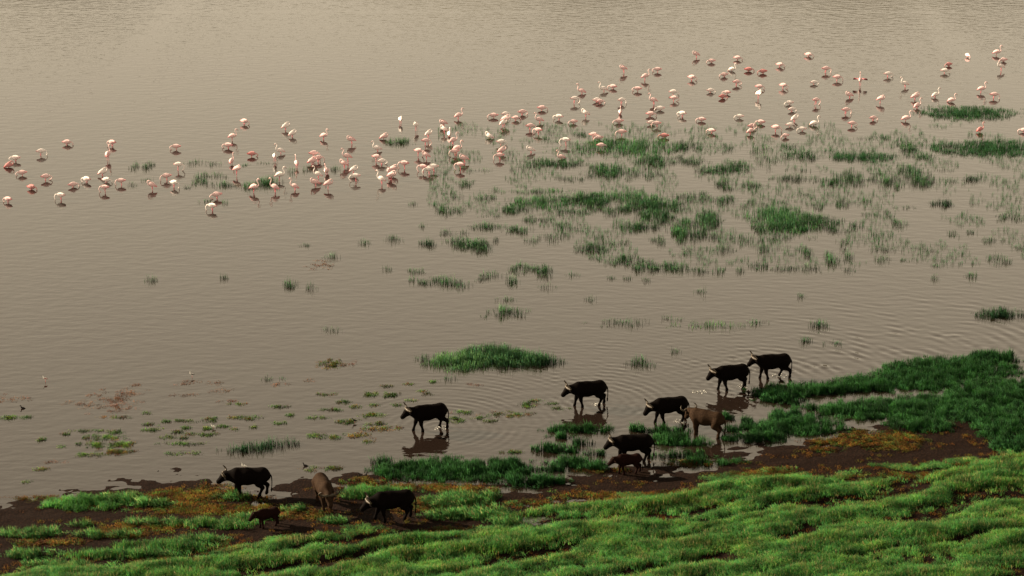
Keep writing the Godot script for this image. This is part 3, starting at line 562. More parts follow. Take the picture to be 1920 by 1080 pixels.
# how: fore (two swings of the front legs), hind (two), lift (height of the head), turn (head to the side, radians), calf
func buffalo(called: String, how: Dictionary) -> Node3D:
	var root := Node3D.new()
	root.name = numbered(called)
	add_child(root)
	var calf: bool = how.get("calf", false)
	var X := 0.90 if not calf else 0.82
	var slim := 1.0 if not calf else 0.86
	var P := func(x: float, y: float, z := 0.0): return Vector3(x * X, y, z)
	var lift: float = how.get("lift", 0.0)
	var turn: float = how.get("turn", 0.0)
	var neck0: Vector3 = P.call(-0.52, 1.10)
	var poll: Vector3 = neck0 + Vector3(-0.50 * cos(turn) * X, 0.06 + lift, 0.50 * sin(turn))
	var nod: float = how.get("nod", 0.85)
	var fwd := Vector3(-cos(turn) * cos(nod), -sin(nod), sin(turn) * cos(nod))
	var lat := Vector3(sin(turn), 0, cos(turn))
	var crown := lat.cross(fwd).normalized()
	if crown.y < 0.0: crown = -crown
	var brow: Vector3 = poll + fwd * 0.16
	var nose: Vector3 = poll + fwd * 0.46
	var bones := [
		[P.call(0.86, 1.07), P.call(0.1, 1.0), 0.345 * slim, 0.395 * slim, 1.08], [P.call(0.1, 1.0), P.call(-0.42, 1.02), 0.395 * slim, 0.36 * slim, 1.08],
		[P.call(0.0, 1.20), P.call(-0.42, 1.20), 0.22, 0.24, 1.25], [P.call(0.88, 1.14), P.call(1.05, 1.0), 0.26, 0.22, 1.0],
		[P.call(0.5, 0.88), P.call(-0.25, 0.84), 0.20 * slim, 0.24 * slim, 1.0],
		[neck0, poll, 0.29 * slim, 0.17, 1.2], [P.call(-0.5, 0.88), poll + Vector3(0.1, -0.16, 0), 0.18, 0.11, 1.3],
		[poll, brow, 0.17, 0.165, 1.0], [brow, nose, 0.155, 0.095, 1.08], [nose - fwd * 0.05, nose, 0.105, 0.10, 0.95]]
	var fore: Array = how.fore
	var hind: Array = how.hind
	for e in 2:
		var z: float = [-0.19, 0.19][e] * slim
		var s: float = fore[e]
		var knee: Vector3 = P.call(-0.44 - 0.16 * s, 0.47 + 0.02 * absf(s), z * 0.9)
		var back := maxf(-s, 0.0)
		var foot: Vector3 = P.call(-0.44 - 0.34 * s, 0.10 + 0.08 * maxf(0.0, -s - 0.5), z * 0.9)
		bones.append_array([[P.call(-0.40, 0.92, z), knee, 0.18 * slim, 0.086 * slim, 1.0], [knee, foot, 0.078 * slim, 0.056, 1.0], [foot, foot + Vector3(-0.03, -0.07, 0), 0.054, 0.062, 1.0]])
		s = hind[e]
		var stifle: Vector3 = P.call(0.74 - 0.12 * s, 0.70, z * 1.05)
		var hock: Vector3 = P.call(1.02 - 0.26 * s, 0.47 + 0.03 * absf(s), z * 0.9)
		foot = P.call(0.92 - 0.40 * s, 0.11 + 0.09 * maxf(0.0, -s - 0.4), z * 0.9)
		bones.append_array([[P.call(0.92, 0.98, z), stifle, 0.23 * slim, 0.15 * slim, 1.0], [stifle, hock, 0.15 * slim, 0.08, 1.0], [hock, foot, 0.074, 0.056, 1.0], [foot, foot + Vector3(-0.03, -0.07, 0), 0.054, 0.062, 1.0]])
	obj("body", blended(bones, 0.036, 26.0), how.coat, root)
	# horns spring from a broad boss, dip outwards and hook up
	for e in [-1, 1]:
		var hook := (crown * 0.55 + Vector3.UP * 0.6).normalized()
		var H := func(f: float, u: float, l: float): return poll + fwd * f + crown * minf(u, 0.13) + hook * maxf(u - 0.13, 0.0) + lat * l * e
		if calf:
			obj("horn", tube([H.call(0.02, 0.12, 0.07), H.call(0.0, 0.17, 0.13), H.call(0.0, 0.25, 0.17)], [0.035, 0.028, 0.008], 6), M.horn, root)
		else:
			obj("horn", tube([H.call(0.04, 0.145, 0.0), H.call(0.03, 0.155, 0.10), H.call(0.0, 0.11, 0.24), H.call(-0.05, 0.06, 0.37), H.call(-0.08, 0.14, 0.48), H.call(-0.05, 0.28, 0.47), H.call(-0.02, 0.38, 0.39)], [0.06, 0.072, 0.06, 0.05, 0.042, 0.03, 0.01], 8), M.horn, root)
		obj("ear", tube([H.call(0.06, 0.0, 0.13), H.call(0.04, -0.05, 0.24), H.call(0.04, -0.12, 0.33)], [0.03, 0.06, 0.012], 6), how.coat, root)
		var eye := obj("eye", tube([H.call(0.2, 0.085, 0.10), H.call(0.2, 0.09, 0.125), H.call(0.2, 0.092, 0.138)], [0.026, 0.022, 0.004], 6), M.wet, root)
		eye.set_meta("label", "dark wet eye")
	obj("muzzle", tube([nose - fwd * 0.01, nose + fwd * 0.07, nose + fwd * 0.092], [0.082, 0.07, 0.03], 8), M.nose, root)
	var tail: Array = how.get("tail", [Vector3(0, 0, 0), Vector3(0.10, -0.12, 0), Vector3(0.12, -0.42, 0.02), Vector3(0.10, -0.68, 0.03), Vector3(0.09, -0.82, 0.03)])
	var root_of_tail: Vector3 = P.call(1.22, 1.10)
	var t0 := obj("tail", tube(tail.slice(0, 4).map(func(p): return root_of_tail + p), [0.045, 0.032, 0.024, 0.02], 6), how.coat, root)
	var end: Vector3 = root_of_tail + tail[3]
	var drop: Vector3 = (tail[4] - tail[3]).normalized()
	obj("tail_tuft", tube([end - drop * 0.02, end + drop * 0.06, end + drop * 0.16, end + drop * 0.22], [0.016, 0.042, 0.036, 0.006], 6), how.coat, t0)
	var k: float = how.get("size", 1.0)
	root.scale = Vector3(k, k, k)
	root.position = Vector3(how.x, how.y, how.z)
	root.rotation_degrees.y = how.yaw
	tag(root, how.label, "buffalo", "buffalo crossing the shallows and the shore")
	return root


# ------------------------------------------------------------------ flamingos
func flamingo_mesh(pose: String, h: float, body: Color, deep: Color, leg: Color) -> Dictionary:
	var head := body.lerp(Color(0.75, 0.55, 0.5), 0.25)
	var st := skin()
	var tip := -0.14 if pose != "D" else 0.05    # the tail hangs on a bird at rest and rides up on one that feeds
	var line := [[Vector3(0.37, tip, 0), 0.012, 0.01, deep.lerp(body, 0.3)], [Vector3(0.28, tip * 0.6 + 0.005, 0), 0.065, 0.055, body], [Vector3(0.17, tip * 0.22 + 0.03, 0), 0.12, 0.13, body], [Vector3(0.02, 0.04, 0), 0.15, 0.175, body], [Vector3(-0.12, 0.035, 0), 0.13, 0.155, body], [Vector3(-0.22, 0.035, 0), 0.08, 0.095, body]]
	var neck := []
	if pose == "U" or pose == "W":
		neck = [Vector3(-0.30, 0.08, 0), Vector3(-0.34, 0.19, 0), Vector3(-0.29, 0.31, 0), Vector3(-0.24, 0.43, 0), Vector3(-0.27, 0.54, 0), Vector3(-0.35, 0.57, 0)]
		if pose == "W":
			neck = [Vector3(-0.27, 0.10, 0), Vector3(-0.28, 0.25, 0), Vector3(-0.27, 0.42, 0), Vector3(-0.27, 0.58, 0), Vector3(-0.28, 0.72, 0), Vector3(-0.33, 0.77, 0)]
	elif pose == "P":
		neck = [Vector3(-0.29, 0.10, 0), Vector3(-0.31, 0.20, 0), Vector3(-0.25, 0.285, 0), Vector3(-0.15, 0.285, 0.02), Vector3(-0.06, 0.24, 0.04), Vector3(0.0, 0.205, 0.05)]
	else:
		var low := -h
		neck = [Vector3(-0.31, 0.045, 0), Vector3(-0.39, low * 0.10 + 0.02, 0), Vector3(-0.44, low * 0.35, 0), Vector3(-0.43, low * 0.6, 0), Vector3(-0.38, low * 0.85, 0), Vector3(-0.33, low * 0.97, 0)]
	for i in neck.size():
		var r := 0.042 if i == 0 else 0.030
		if i == neck.size() - 1: r = 0.042
		line.append([neck[i], r, r * (1.15 if i == neck.size() - 1 else 1.0), body.lerp(head, float(i) / neck.size())])
	var last: Vector3 = neck[-1]
	var ahead: Vector3 = (neck[-1] - neck[-2]).normalized()
	if pose == "U" or pose == "W": ahead = Vector3(-0.8, -0.6, 0)
	line.append([last + ahead * 0.05, 0.032, 0.036, head])
	line.append([last + ahead * 0.075, 0.02, 0.022, head])
	sweep(smooth_line(line, 3), 9, st)
	for e in [-1, 1]:
		var z: float = 0.055 * e
		var f: float = 0.05 * e if pose != "D" else 0.08 * e
		sweep([[Vector3(0.03, -0.05, z), 0.045, 0.05, body], [Vector3(0.03, -0.17, z), 0.02, 0.022, leg], [Vector3(0.055 + f * 0.5, -0.40, z), 0.013, 0.013, leg], [Vector3(0.03 + f, -0.74, z), 0.010, 0.010, leg], [Vector3(-0.05 + f, -0.765, z), 0.028, 0.008, leg]], 6, st)
	var bill := skin()
	var tipdir := (ahead + Vector3(0.25, -0.75, 0)).normalized()
	if pose == "D": tipdir = (ahead + Vector3(0.6, 0.1, 0)).normalized()
	var b0 := last + ahead * 0.07
	sweep([[b0, 0.016, 0.02, Color(0.62, 0.2, 0.2)], [b0 + ahead * 0.035, 0.017, 0.02, Color(0.62, 0.2, 0.2)], [b0 + ahead * 0.05 + tipdir * 0.03, 0.014, 0.015, Color(0.03, 0.02, 0.02)], [b0 + ahead * 0.05 + tipdir * 0.065, 0.004, 0.005, Color(0.03, 0.02, 0.02)]], 6, bill)
	var wings := []
	for e in [-1, 1]:
		var w := skin()
		var z: float = 0.118 * e
		if pose == "W":
			sweep(smooth_line([[Vector3(-0.10, 0.10, 0.10 * e), 0.05, 0.02, body], [Vector3(-0.06, 0.13, 0.26 * e), 0.16, 0.02, deep], [Vector3(0.0, 0.10, 0.42 * e), 0.19, 0.016, deep], [Vector3(0.06, 0.04, 0.55 * e), 0.10, 0.012, Color(0.02, 0.015, 0.015)], [Vector3(0.09, 0.0, 0.62 * e), 0.02, 0.01, Color(0.02, 0.015, 0.015)]], 2), 7, w)
		else:
			sweep(smooth_line([[Vector3(-0.15, 0.05, z * 0.92), 0.012, 0.03, body], [Vector3(-0.06, 0.05, z * 1.06), 0.04, 0.12, body], [Vector3(0.10, tip * 0.15 + 0.04, z * 1.02), 0.04, 0.11, body.lerp(deep, 0.12)], [Vector3(0.24, tip * 0.45 + 0.01, z * 0.75), 0.028, 0.07, body.lerp(deep, 0.45)], [Vector3(0.38, tip * 0.95, z * 0.35), 0.008, 0.018, deep]], 2), 7, w)
		wings.append(made(w))
	return {"body": made(st), "bill": made(bill), "wings": wings}


func flamingo(called: String, parts: Dictionary) -> Node3D:
	var root := Node3D.new()
	root.name = called
	obj("body", parts.body, M.feather, root)
	obj("bill", parts.bill, M.feather, root)
	for w in parts.wings: obj("wing", w, M.feather, root)
	return root


# ------------------------------------------------------------------ small waders, ducks, splashes
func small_bird(called: String, at: Vector3, turn: float, k: float, body: Color, wing: Color, legs: float, label: String, category: String) -> void:
	var root := Node3D.new()
	root.name = numbered(called)
	add_child(root)
	var st := skin()
	var y := legs
	sweep(smooth_line([[Vector3(0.17, y + 0.0, 0), 0.01, 0.01, wing], [Vector3(0.08, y + 0.03, 0), 0.05, 0.05, body], [Vector3(-0.03, y + 0.05, 0), 0.065, 0.07, body], [Vector3(-0.10, y + 0.09, 0), 0.04, 0.05, body], [Vector3(-0.12, y + 0.17, 0), 0.024, 0.026, body], [Vector3(-0.14, y + 0.22, 0), 0.032, 0.034, body], [Vector3(-0.175, y + 0.225, 0), 0.02, 0.02, body]], 2), 8, st)
	if legs > 0.06:
		for e in [-1, 1]:
			sweep([[Vector3(0.0, y, 0.025 * e), 0.014, 0.014, body], [Vector3(0.015, y * 0.5, 0.025 * e), 0.007, 0.007, Color(0.45, 0.1, 0.1)], [Vector3(0.0, -0.06, 0.025 * e), 0.007, 0.007, Color(0.45, 0.1, 0.1)]], 5, st)
	obj("body", made(st), M.feather, root)
	var b := skin()
	sweep([[Vector3(-0.185, y + 0.22, 0), 0.011, 0.011, Color(0.05, 0.03, 0.03)], [Vector3(-0.27, y + 0.205, 0), 0.003, 0.003, Color(0.05, 0.03, 0.03)]], 5, b)
	obj("bill", made(b), M.feather, root)
	for e in [-1, 1]:
		var w := skin()
		sweep(smooth_line([[Vector3(-0.07, y + 0.065, 0.05 * e), 0.01, 0.02, wing], [Vector3(0.02, y + 0.055, 0.058 * e), 0.02, 0.045, wing], [Vector3(0.11, y + 0.025, 0.04 * e), 0.014, 0.025, wing], [Vector3(0.20, y - 0.005, 0.01 * e), 0.004, 0.006, wing]], 2), 6, w)
		obj("wing", made(w), M.feather, root)
	root.position = at
	root.rotation_degrees.y = turn
	root.scale = Vector3(k, k, k)
	tag(root, label, category)


func splash(x: float, z: float, size: float, label: String) -> void:
	var st := skin()
	for i in 30:
		var a := rng.randf() * TAU
		var r := size * pow(rng.randf(), 0.7)
		var up := size * 0.55 * pow(rng.randf(), 1.8) * (1.0 - r / size * 0.6)
		var p := Vector3(cos(a) * r * 1.5, up - 0.015, sin(a) * r)
		var q := rng.randf_range(0.007, 0.03) * (1.0 if up < 0.06 else 0.6)
		var d := Vector3(rng.randf_range(-1, 1), rng.randf_range(0.0, 1.2), rng.randf_range(-1, 1)).normalized() * q * 1.6
		sweep([[p - d, q * 0.3, q * 0.3, Color.WHITE], [p - d * 0.3, q, q * 0.8, Color.WHITE], [p + d * 0.4, q * 0.8, q * 0.7, Color.WHITE], [p + d, q * 0.15, q * 0.15, Color.WHITE]], 6, st)
	var o := obj("water_splash", made(st), M.foam)
	o.position = Vector3(x, 0, z)
	tag(o, label, "splash", "splashes at the wading buffalo's hooves")


func _ready() -> void:
	rng.seed = 11
	# ---------------- camera
	var cam := Camera3D.new()
	cam.name = "camera"
	cam.position = Vector3(0, 42, 0)
	cam.rotation_degrees = Vector3(-18, 0, 0)
	cam.fov = 14.92
	cam.near = 1.0
	cam.far = 9000.0
	add_child(cam)
	cam.current = true
	# ---------------- sky, sun, exposure
	var sky_mat := ProceduralSkyMaterial.new()
	sky_mat.sky_horizon_color = Color(1.0, 0.928, 0.80)
	sky_mat.sky_top_color = Color(0.17, 0.18, 0.20)
	sky_mat.sky_curve = 0.55
	sky_mat.sky_energy_multiplier = 0.76
	sky_mat.ground_horizon_color = Color(0.45, 0.40, 0.33)
	sky_mat.ground_bottom_color = Color(0.2, 0.17, 0.13)
	sky_mat.sun_angle_max = 20.0
	var sky := Sky.new()
	sky.sky_material = sky_mat
	var env := Environment.new()
	env.background_mode = Environment.BG_SKY
	env.sky = sky
	env.tonemap_mode = Environment.TONE_MAPPER_LINEAR
	env.tonemap_exposure = 3.0
	env.sdfgi_enabled = true
	env.ssao_enabled = true
	env.ssil_enabled = true
	var we := WorldEnvironment.new()
	we.name = "environment"
	we.environment = env
	add_child(we)
	var sun := DirectionalLight3D.new()
	sun.name = "sun"
	sun.light_color = Color(1.0, 0.92, 0.79)
	sun.light_energy = 1.6
	sun.light_angular_distance = 0.5
	sun.shadow_enabled = true
	var ray := Vector3(cos(deg_to_rad(22)) * cos(deg_to_rad(20)), -sin(deg_to_rad(22)), cos(deg_to_rad(22)) * sin(deg_to_rad(20)))
	sun.basis = Basis.looking_at(ray, Vector3.UP)
	add_child(sun)

	# ---------------- materials
	bump.seed = 3; bump.frequency = 0.6; bump.fractal_octaves = 3
	ridge.seed = 8; ridge.frequency = 0.55; ridge.fractal_octaves = 3
	patchy.seed = 5; patchy.frequency = 0.35; patchy.fractal_octaves = 3
	var water_mat := mat("silty_water", lin(0.014, 0.009, 0.007), 0.05, 0.65)
	water_mat.normal_enabled = true
	water_mat.normal_texture = noise_tex(0.02, 4, 2048, [], true, 3.0, 21)
	water_mat.normal_scale = 0.2
	var mud := mat("wet_mud", Color.WHITE, 0.8, 0.12)
	mud.albedo_texture = noise_tex(0.02, 5, 1024, [[0.0, lin(0.004, 0.0022, 0.0018)], [0.45, lin(0.008, 0.0045, 0.0035)], [0.7, lin(0.016, 0.0085, 0.006)], [1.0, lin(0.04, 0.018, 0.010)]])
	mud.uv1_scale = Vector3(1, 1, 1)
	mud.normal_enabled = true
	mud.normal_texture = noise_tex(0.03, 4, 1024, [], true, 6.0, 4)
	mud.normal_scale = 1.2
	var hide := noise_tex(0.015, 4, 512, [[0.0, Color(0.55, 0.5, 0.5)], [0.6, Color(0.9, 0.88, 0.85)], [1.0, Color(1.0, 1.0, 1.0)]], false, 1.0, 9)
	for d in [["black_hide", 0.0036, 0.0021, 0.0018], ["brown_hide", 0.033, 0.020, 0.0125], ["russet_hide", 0.013, 0.005, 0.004]]:
		var m := mat(d[0], lin(d[1], d[2], d[3]), 0.8, 0.12)
		m.albedo_texture = hide
		m.uv1_triplanar = true
		m.uv1_scale = Vector3(1.3, 1.3, 1.3)
	mat("horn", lin(0.045, 0.033, 0.021), 0.5, 0.35)
	mat("nose", lin(0.10, 0.07, 0.06), 0.25, 0.6)  # paler than the hide, the wet glint is put into the colour
	mat("wet", lin(0.01, 0.008, 0.008), 0.1, 0.6)
	mat("foam", lin(0.55, 0.54, 0.50), 0.5, 0.5)
	var feather := mat("feather", Color.WHITE, 0.75, 0.3)
	feather.vertex_color_use_as_albedo = true
	leaf_mat("leaf")

	# ---------------- ground and water
	var far := [-4000.0, -1500.0, -600.0, -300.0, -220.0, -160.0, -120.0, -90.0, -65.0, -50.0, 50.0, 65.0, 90.0, 120.0, 160.0, 300.0, 600.0, 1500.0, 4000.0]
	var ground := obj("ground", sheet(axis(-38.0, 44.0, 0.2, far), axis(-114.0, -72.0, 0.17, [-4000.0, -1500.0, -600.0, -300.0, -200.0, -150.0, -130.0, -120.0, -66.0, -50.0, -20.0, 40.0, 200.0, 1000.0, 4000.0]), land, Vector2(0.35, 0.35)), mud)
	tag(ground, "dark wet mud of the lake shore", "ground", "", "structure")
	var water := obj("water", sheet(axis(-16.0, 44.0, 0.13, far), axis(-146.0, -97.0, 0.11, [-6000.0, -3000.0, -1500.0, -800.0, -500.0, -350.0, -260.0, -210.0, -180.0, -160.0, -90.0, -84.0]), wave, Vector2(1.0 / 76.0, 1.0 / 34.0)), water_mat)
	tag(water, "shallow silty brown lake water with ripples", "water", "", "structure")

	var crest := FastNoiseLite.new()  # added scarp out of view, its mirrored slope darkens the far water
	crest.seed = 2
	crest.frequency = 0.0011
	crest.fractal_octaves = 4
	var slope := func(x: float, z: float):
		var up: float = clampf((-2300.0 - z) / 900.0, 0.0, 1.0)
		return -2.0 + smoothstep(0.0, 1.0, up) * (500.0 + 50.0 * crest.get_noise_2d(x, 0.0)) + 60.0 * up * crest.get_noise_2d(x * 3.0, z * 3.0)
	mat("added_slope", lin(0.15, 0.14, 0.09), 0.95, 0.2)
	var added_hills := obj("added_hills", sheet(axis(-5000.0, 5000.0, 100.0, []), axis(-3400.0, -2300.0, 100.0, []), slope, Vector2(0.001, 0.001)), M.added_slope)
	tag(added_hills, "added far scarp out of view that darkens the water reflection", "added_hills", "", "structure")
	grasses()
	birds()
	herd()


func herd() -> void:
	var B: Material = M.black_hide
	var specs := [
		{"x_z": [-4.43, -105.59], "y": -0.06, "yaw": 20, "fore": [0.75, -0.55], "hind": [0.1, -0.75], "lift": 0.08, "nod": 0.75, "label": "black buffalo wading alone with its full dark reflection below it"},
		{"x_z": [3.90, -109.03], "y": -0.07, "yaw": 14, "fore": [0.5, -0.6], "hind": [-0.7, 0.35], "lift": -0.05, "nod": 0.8, "label": "black buffalo wading in the middle of the file, head level with its back"},
		{"x_z": [8.04, -106.64], "y": -0.06, "yaw": 16, "fore": [0.55, -0.65], "hind": [-0.8, 0.1], "lift": -0.12, "nod": 0.95, "label": "black buffalo wading just ahead of the sunlit brown one, nose lowered"},
		{"x_z": [11.72, -111.52], "y": -0.08, "yaw": 18, "fore": [0.45, -0.75], "hind": [-0.6, 0.2], "lift": 0.0, "nod": 0.85, "label": "black buffalo splashing through water, last but one of the wading file"},
		{"x_z": [14.16, -113.26], "y": -0.08, "yaw": 12, "fore": [0.4, -0.7], "hind": [0.7, -0.7], "lift": 0.1, "nod": 0.8, "label": "black buffalo at the tail end of the wading file"},
		{"x_z": [9.79, -104.93], "y": -0.05, "yaw": -28, "fore": [0.05, -0.15], "hind": [0.15, -0.2], "lift": -0.05, "turn": -0.5, "nod": 1.0, "coat": M.brown_hide, "label": "sunlit brown buffalo standing at the grass edge with head turned away"},
		{"x_z": [5.87, -101.44], "y": -0.03, "yaw": 8, "fore": [0.5, -0.5], "hind": [-0.45, 0.4], "lift": 0.0, "nod": 0.8, "label": "black buffalo walking through shore grass behind a russet calf"},
		{"x_z": [5.60, -99.73], "y": 0.0, "yaw": 12, "fore": [0.3, -0.6], "hind": [-0.7, 0.4], "lift": -0.05, "nod": 0.75, "size": 0.74, "calf": true, "coat": M.russet_hide, "label": "russet buffalo calf walking on mud beside a black adult"},
		{"x_z": [-12.70, -96.92], "y": -0.01, "yaw": 3, "fore": [0.35, -0.55], "hind": [-0.35, 0.55], "lift": -0.08, "nod": 0.75, "size": 1.02, "label": "big black buffalo bull at the waterline with a white egret on its back"},
		{"x_z": [-8.84, -95.59], "y": 0.02, "yaw": 108, "fore": [0.35, -0.1], "hind": [0.1, -0.3], "lift": -0.22, "nod": 0.95, "coat": M.brown_hide, "label": "brown buffalo walking off the mud, wide curved horns facing the hillside"},
		{"x_z": [-5.68, -93.88], "y": 0.06, "yaw": 14, "fore": [0.85, -0.45], "hind": [-0.5, 0.45], "lift": -0.16, "nod": 0.75, "size": 1.02, "label": "black buffalo striding over dark mud between green tussocks, head low"},
		{"x_z": [-11.35, -93.16], "y": 0.05, "yaw": 28, "fore": [0.1, -0.3], "hind": [-0.6, 0.3], "lift": 0.0, "nod": 0.8, "size": 0.66, "calf": true, "coat": M.russet_hide, "tail": [Vector3(0, 0, 0), Vector3(0.05, 0.12, 0), Vector3(0.04, 0.34, 0), Vector3(-0.02, 0.48, 0), Vector3(-0.12, 0.55, 0)], "label": "small dark calf on mud with its tail raised, below the bull"},
	]
	for s in specs:
		s.x = s.x_z[0]
		s.z = s.x_z[1]
		if not s.has("coat"): s.coat = B
		s.y = maxf(-0.05, land(s.x, s.z))
		buffalo("buffalo_calf" if s.has("calf") else "buffalo", s)
	for p in [[[-3.61, -105.82], 0.30, "white splash at the lone wading buffalo's hind hoof"], [[4.54, -109.27], 0.26, "white splash behind the buffalo in mid file"], [[8.74, -106.72], 0.26, "white splash between the brown buffalo and the one ahead"], [[12.57, -111.93], 0.30, "white splash at the hind hooves of the last but one buffalo"], [[10.13, -111.11], 0.30, "thin splash in front of the last but one buffalo"], [[14.70, -113.59], 0.32, "white splash under the belly of the last buffalo in file"]]:
		splash(p[0][0], p[0][1], p[1], p[2])


func birds() -> void:
	var pale := [Color(0.80, 0.57, 0.57), Color(0.66, 0.17, 0.20), Color(0.60, 0.14, 0.18)]
	var white := [Color(0.86, 0.78, 0.76), Color(0.68, 0.32, 0.33), Color(0.60, 0.15, 0.19)]
	var rosy := [Color(0.60, 0.28, 0.28), Color(0.55, 0.06, 0.07), Color(0.55, 0.08, 0.10)]
	var kinds := {}
	var src := {}
	var spots := []
	for f in FLAMINGOS: spots.append(Vector2(f[3], f[4]))
	for i in FLAMINGOS.size():
		var f: Array = FLAMINGOS[i]
		var tint: String = "rosy" if f[2] == 1 else ["pale", "pale", "white"][rng.randi() % 3]
		var h: float = f[5]
		var depth := "deep" if h < 0.3 else ("mid" if h < 0.47 else "high")
		var key: String = f[0] + tint + depth
		if not src.has(key):
			var c: Array = {"pale": pale, "white": white, "rosy": rosy}[tint]
			src[key] = flamingo("flamingo", flamingo_mesh(f[0], {"deep": 0.22, "mid": 0.40, "high": 0.55}[depth], c[0], c[1], c[2]))
		var o: Node3D = src[key].duplicate()
		o.name = numbered("flamingo")
		add_child(o)
		o.position = Vector3(f[3], h, f[4])
		var yaw: float = {"L": 0.0, "R": 180.0, "C": 90.0, "A": -90.0}[f[1]]
		o.rotation_degrees.y = yaw + rng.randf_range(-32, 32)
		var k := rng.randf_range(0.94, 1.10)
		o.scale = Vector3(k, k, k)
		var close := 0
		var lone := 1e9
		var mate := 0
		for j in spots.size():
			if j != i:
				var d: float = spots[i].distance_to(spots[j])
				if d < lone: mate = j
				lone = minf(lone, d)
				if d < 3.0: close += 1
		var reeds := false
		for c in CLUMPS:
			if Vector2(c[1], c[2]).distance_to(spots[i]) < 1.2 + c[3]: reeds = true
		var look: String = {"pale": "pale pink", "white": "whitish", "rosy": "deep rose"}[tint]
		var act: String = {"U": "with neck raised", "D": "feeding bill down", "P": "preening neck folded", "W": ""}[f[0]]
		var deep: String = {"deep": "belly low", "mid": "half wading", "high": "long-legged"}[depth]
		var place := "by water grass" if reeds else ("in a tight knot" if close > 3 else ("well apart from its neighbours" if lone > 4.0 else "in the open flock"))
		if lone <= 4.0: place = "beside a %s one %s" % [{"U": "neck-raised", "D": "feeding", "P": "preening", "W": "wing-spreading"}[FLAMINGOS[mate][0]], place]
		if f[0] == "W": tag(o, "flamingo spreading red and black wings with neck stretched up", "flamingo", "flamingos feeding in the lake")
		else: tag(o, "%s flamingo %s, %s, %s" % [look, act, deep, place], "flamingo", "flamingos feeding in the lake")
	for k in src: src[k].free()
	var W := Color(0.8, 0.77, 0.72)
	var K := Color(0.02, 0.018, 0.018)
	var bull := land(-12.70, -96.92)
	small_bird("egret", Vector3(-12.75, maxf(bull, -0.1) + 1.44, -96.95), 10, 0.75, W, W, 0.10, "small white egret perched on the buffalo bull's back", "egret")
	small_bird("stilt", Vector3([-17.57, -113.34][0], 0.0, [-17.57, -113.34][1]), 0, 0.75, W, K, 0.24, "black and white stilt standing alone in open water", "wading bird")
	small_bird("wader", Vector3([-25.47, -112.59][0], 0.0, [-25.47, -112.59][1]), 0, 0.75, W, Color(0.3, 0.06, 0.06), 0.26, "lone wader with reddish wings in open water", "wading bird")
	small_bird("egret", Vector3([-15.42, -105.74][0], 0.02, [-15.42, -105.74][1]), 0, 0.7, W, W, 0.12, "small white egret among floating weed patches", "egret")
	small_bird("stilt", Vector3([-8.18, -106.57][0], 0.0, [-8.18, -106.57][1]), 0, 0.7, K, K, 0.16, "dark wader among yellow-green weed tufts", "wading bird")
	small_bird("duck", Vector3([-10.21, -100.75][0], -0.03, [-10.21, -100.75][1]), 0, 0.8, K, K, 0.03, "dark duck floating next to an orange weed mat", "duck")
	small_bird("duck", Vector3([-7.38, -99.46][0], -0.03, [-7.38, -99.46][1]), 0, 0.8, K, K, 0.03, "dark duck floating near the shore grass raft", "duck")
	small_bird("duck", Vector3([-7.21, -99.60][0], -0.03, [-7.21, -99.60][1]), 180, 0.75, K, Color(0.2, 0.17, 0.15), 0.03, "grey-winged duck paired with a dark duck", "duck")
	small_bird("duck", Vector3([-25.86, -108.64][0], -0.03, [-25.86, -108.64][1]), 0, 0.8, K, K, 0.03, "dark duck beside sparse green weed in murky water", "duck")


func company(c: Array, st: String) -> String:   # what a clump stands beside
	var here := Vector2(c[1], c[2])
	for b in [[[-4.43, -105.59], "the lone wading buffalo"], [[3.90, -109.03], "the buffalo in mid file"], [[8.04, -106.64], "the brown buffalo's leader"], [[12.77, -112.17], "the rearmost two buffalo"], [[9.98, -104.93], "the brown buffalo"], [[5.84, -101.02], "the russet calf"], [[-12.70, -96.92], "the bull with the egret"], [[-8.84, -95.59], "the horned brown buffalo"], [[-5.68, -93.88], "the striding buffalo"], [[-11.35, -93.16], "the small calf"]]:
		if here.distance_to(Vector2(b[0][0], b[0][1])) < 2.6 + c[3]: return " near " + b[1]
	if st in ["p", "o"] and c in PATCHES: return " by the meadow edge" if c[2] - along(MEADOW, c[1]) > -1.5 else (" by the waterline" if c[2] - along(SHORE, c[1]) < 1.0 else "")
	for f in FLAMINGOS:
		if here.distance_to(Vector2(f[3], f[4])) < 1.6 + c[3]: return " among the flamingos"
	var lone := 1e9
	for d in CLUMPS:
		if d[1] != c[1] or d[2] != c[2]: lone = minf(lone, here.distance_to(Vector2(d[1], d[2])) - d[3] - c[3])
	if lone > 2.5: return " alone in open water"
	if c[2] - along(SHORE, c[1]) > -4.0: return " close to the shore"
	return " within the reedy shallows" if c[1] > -6.0 and c[2] < -130.0 else ""


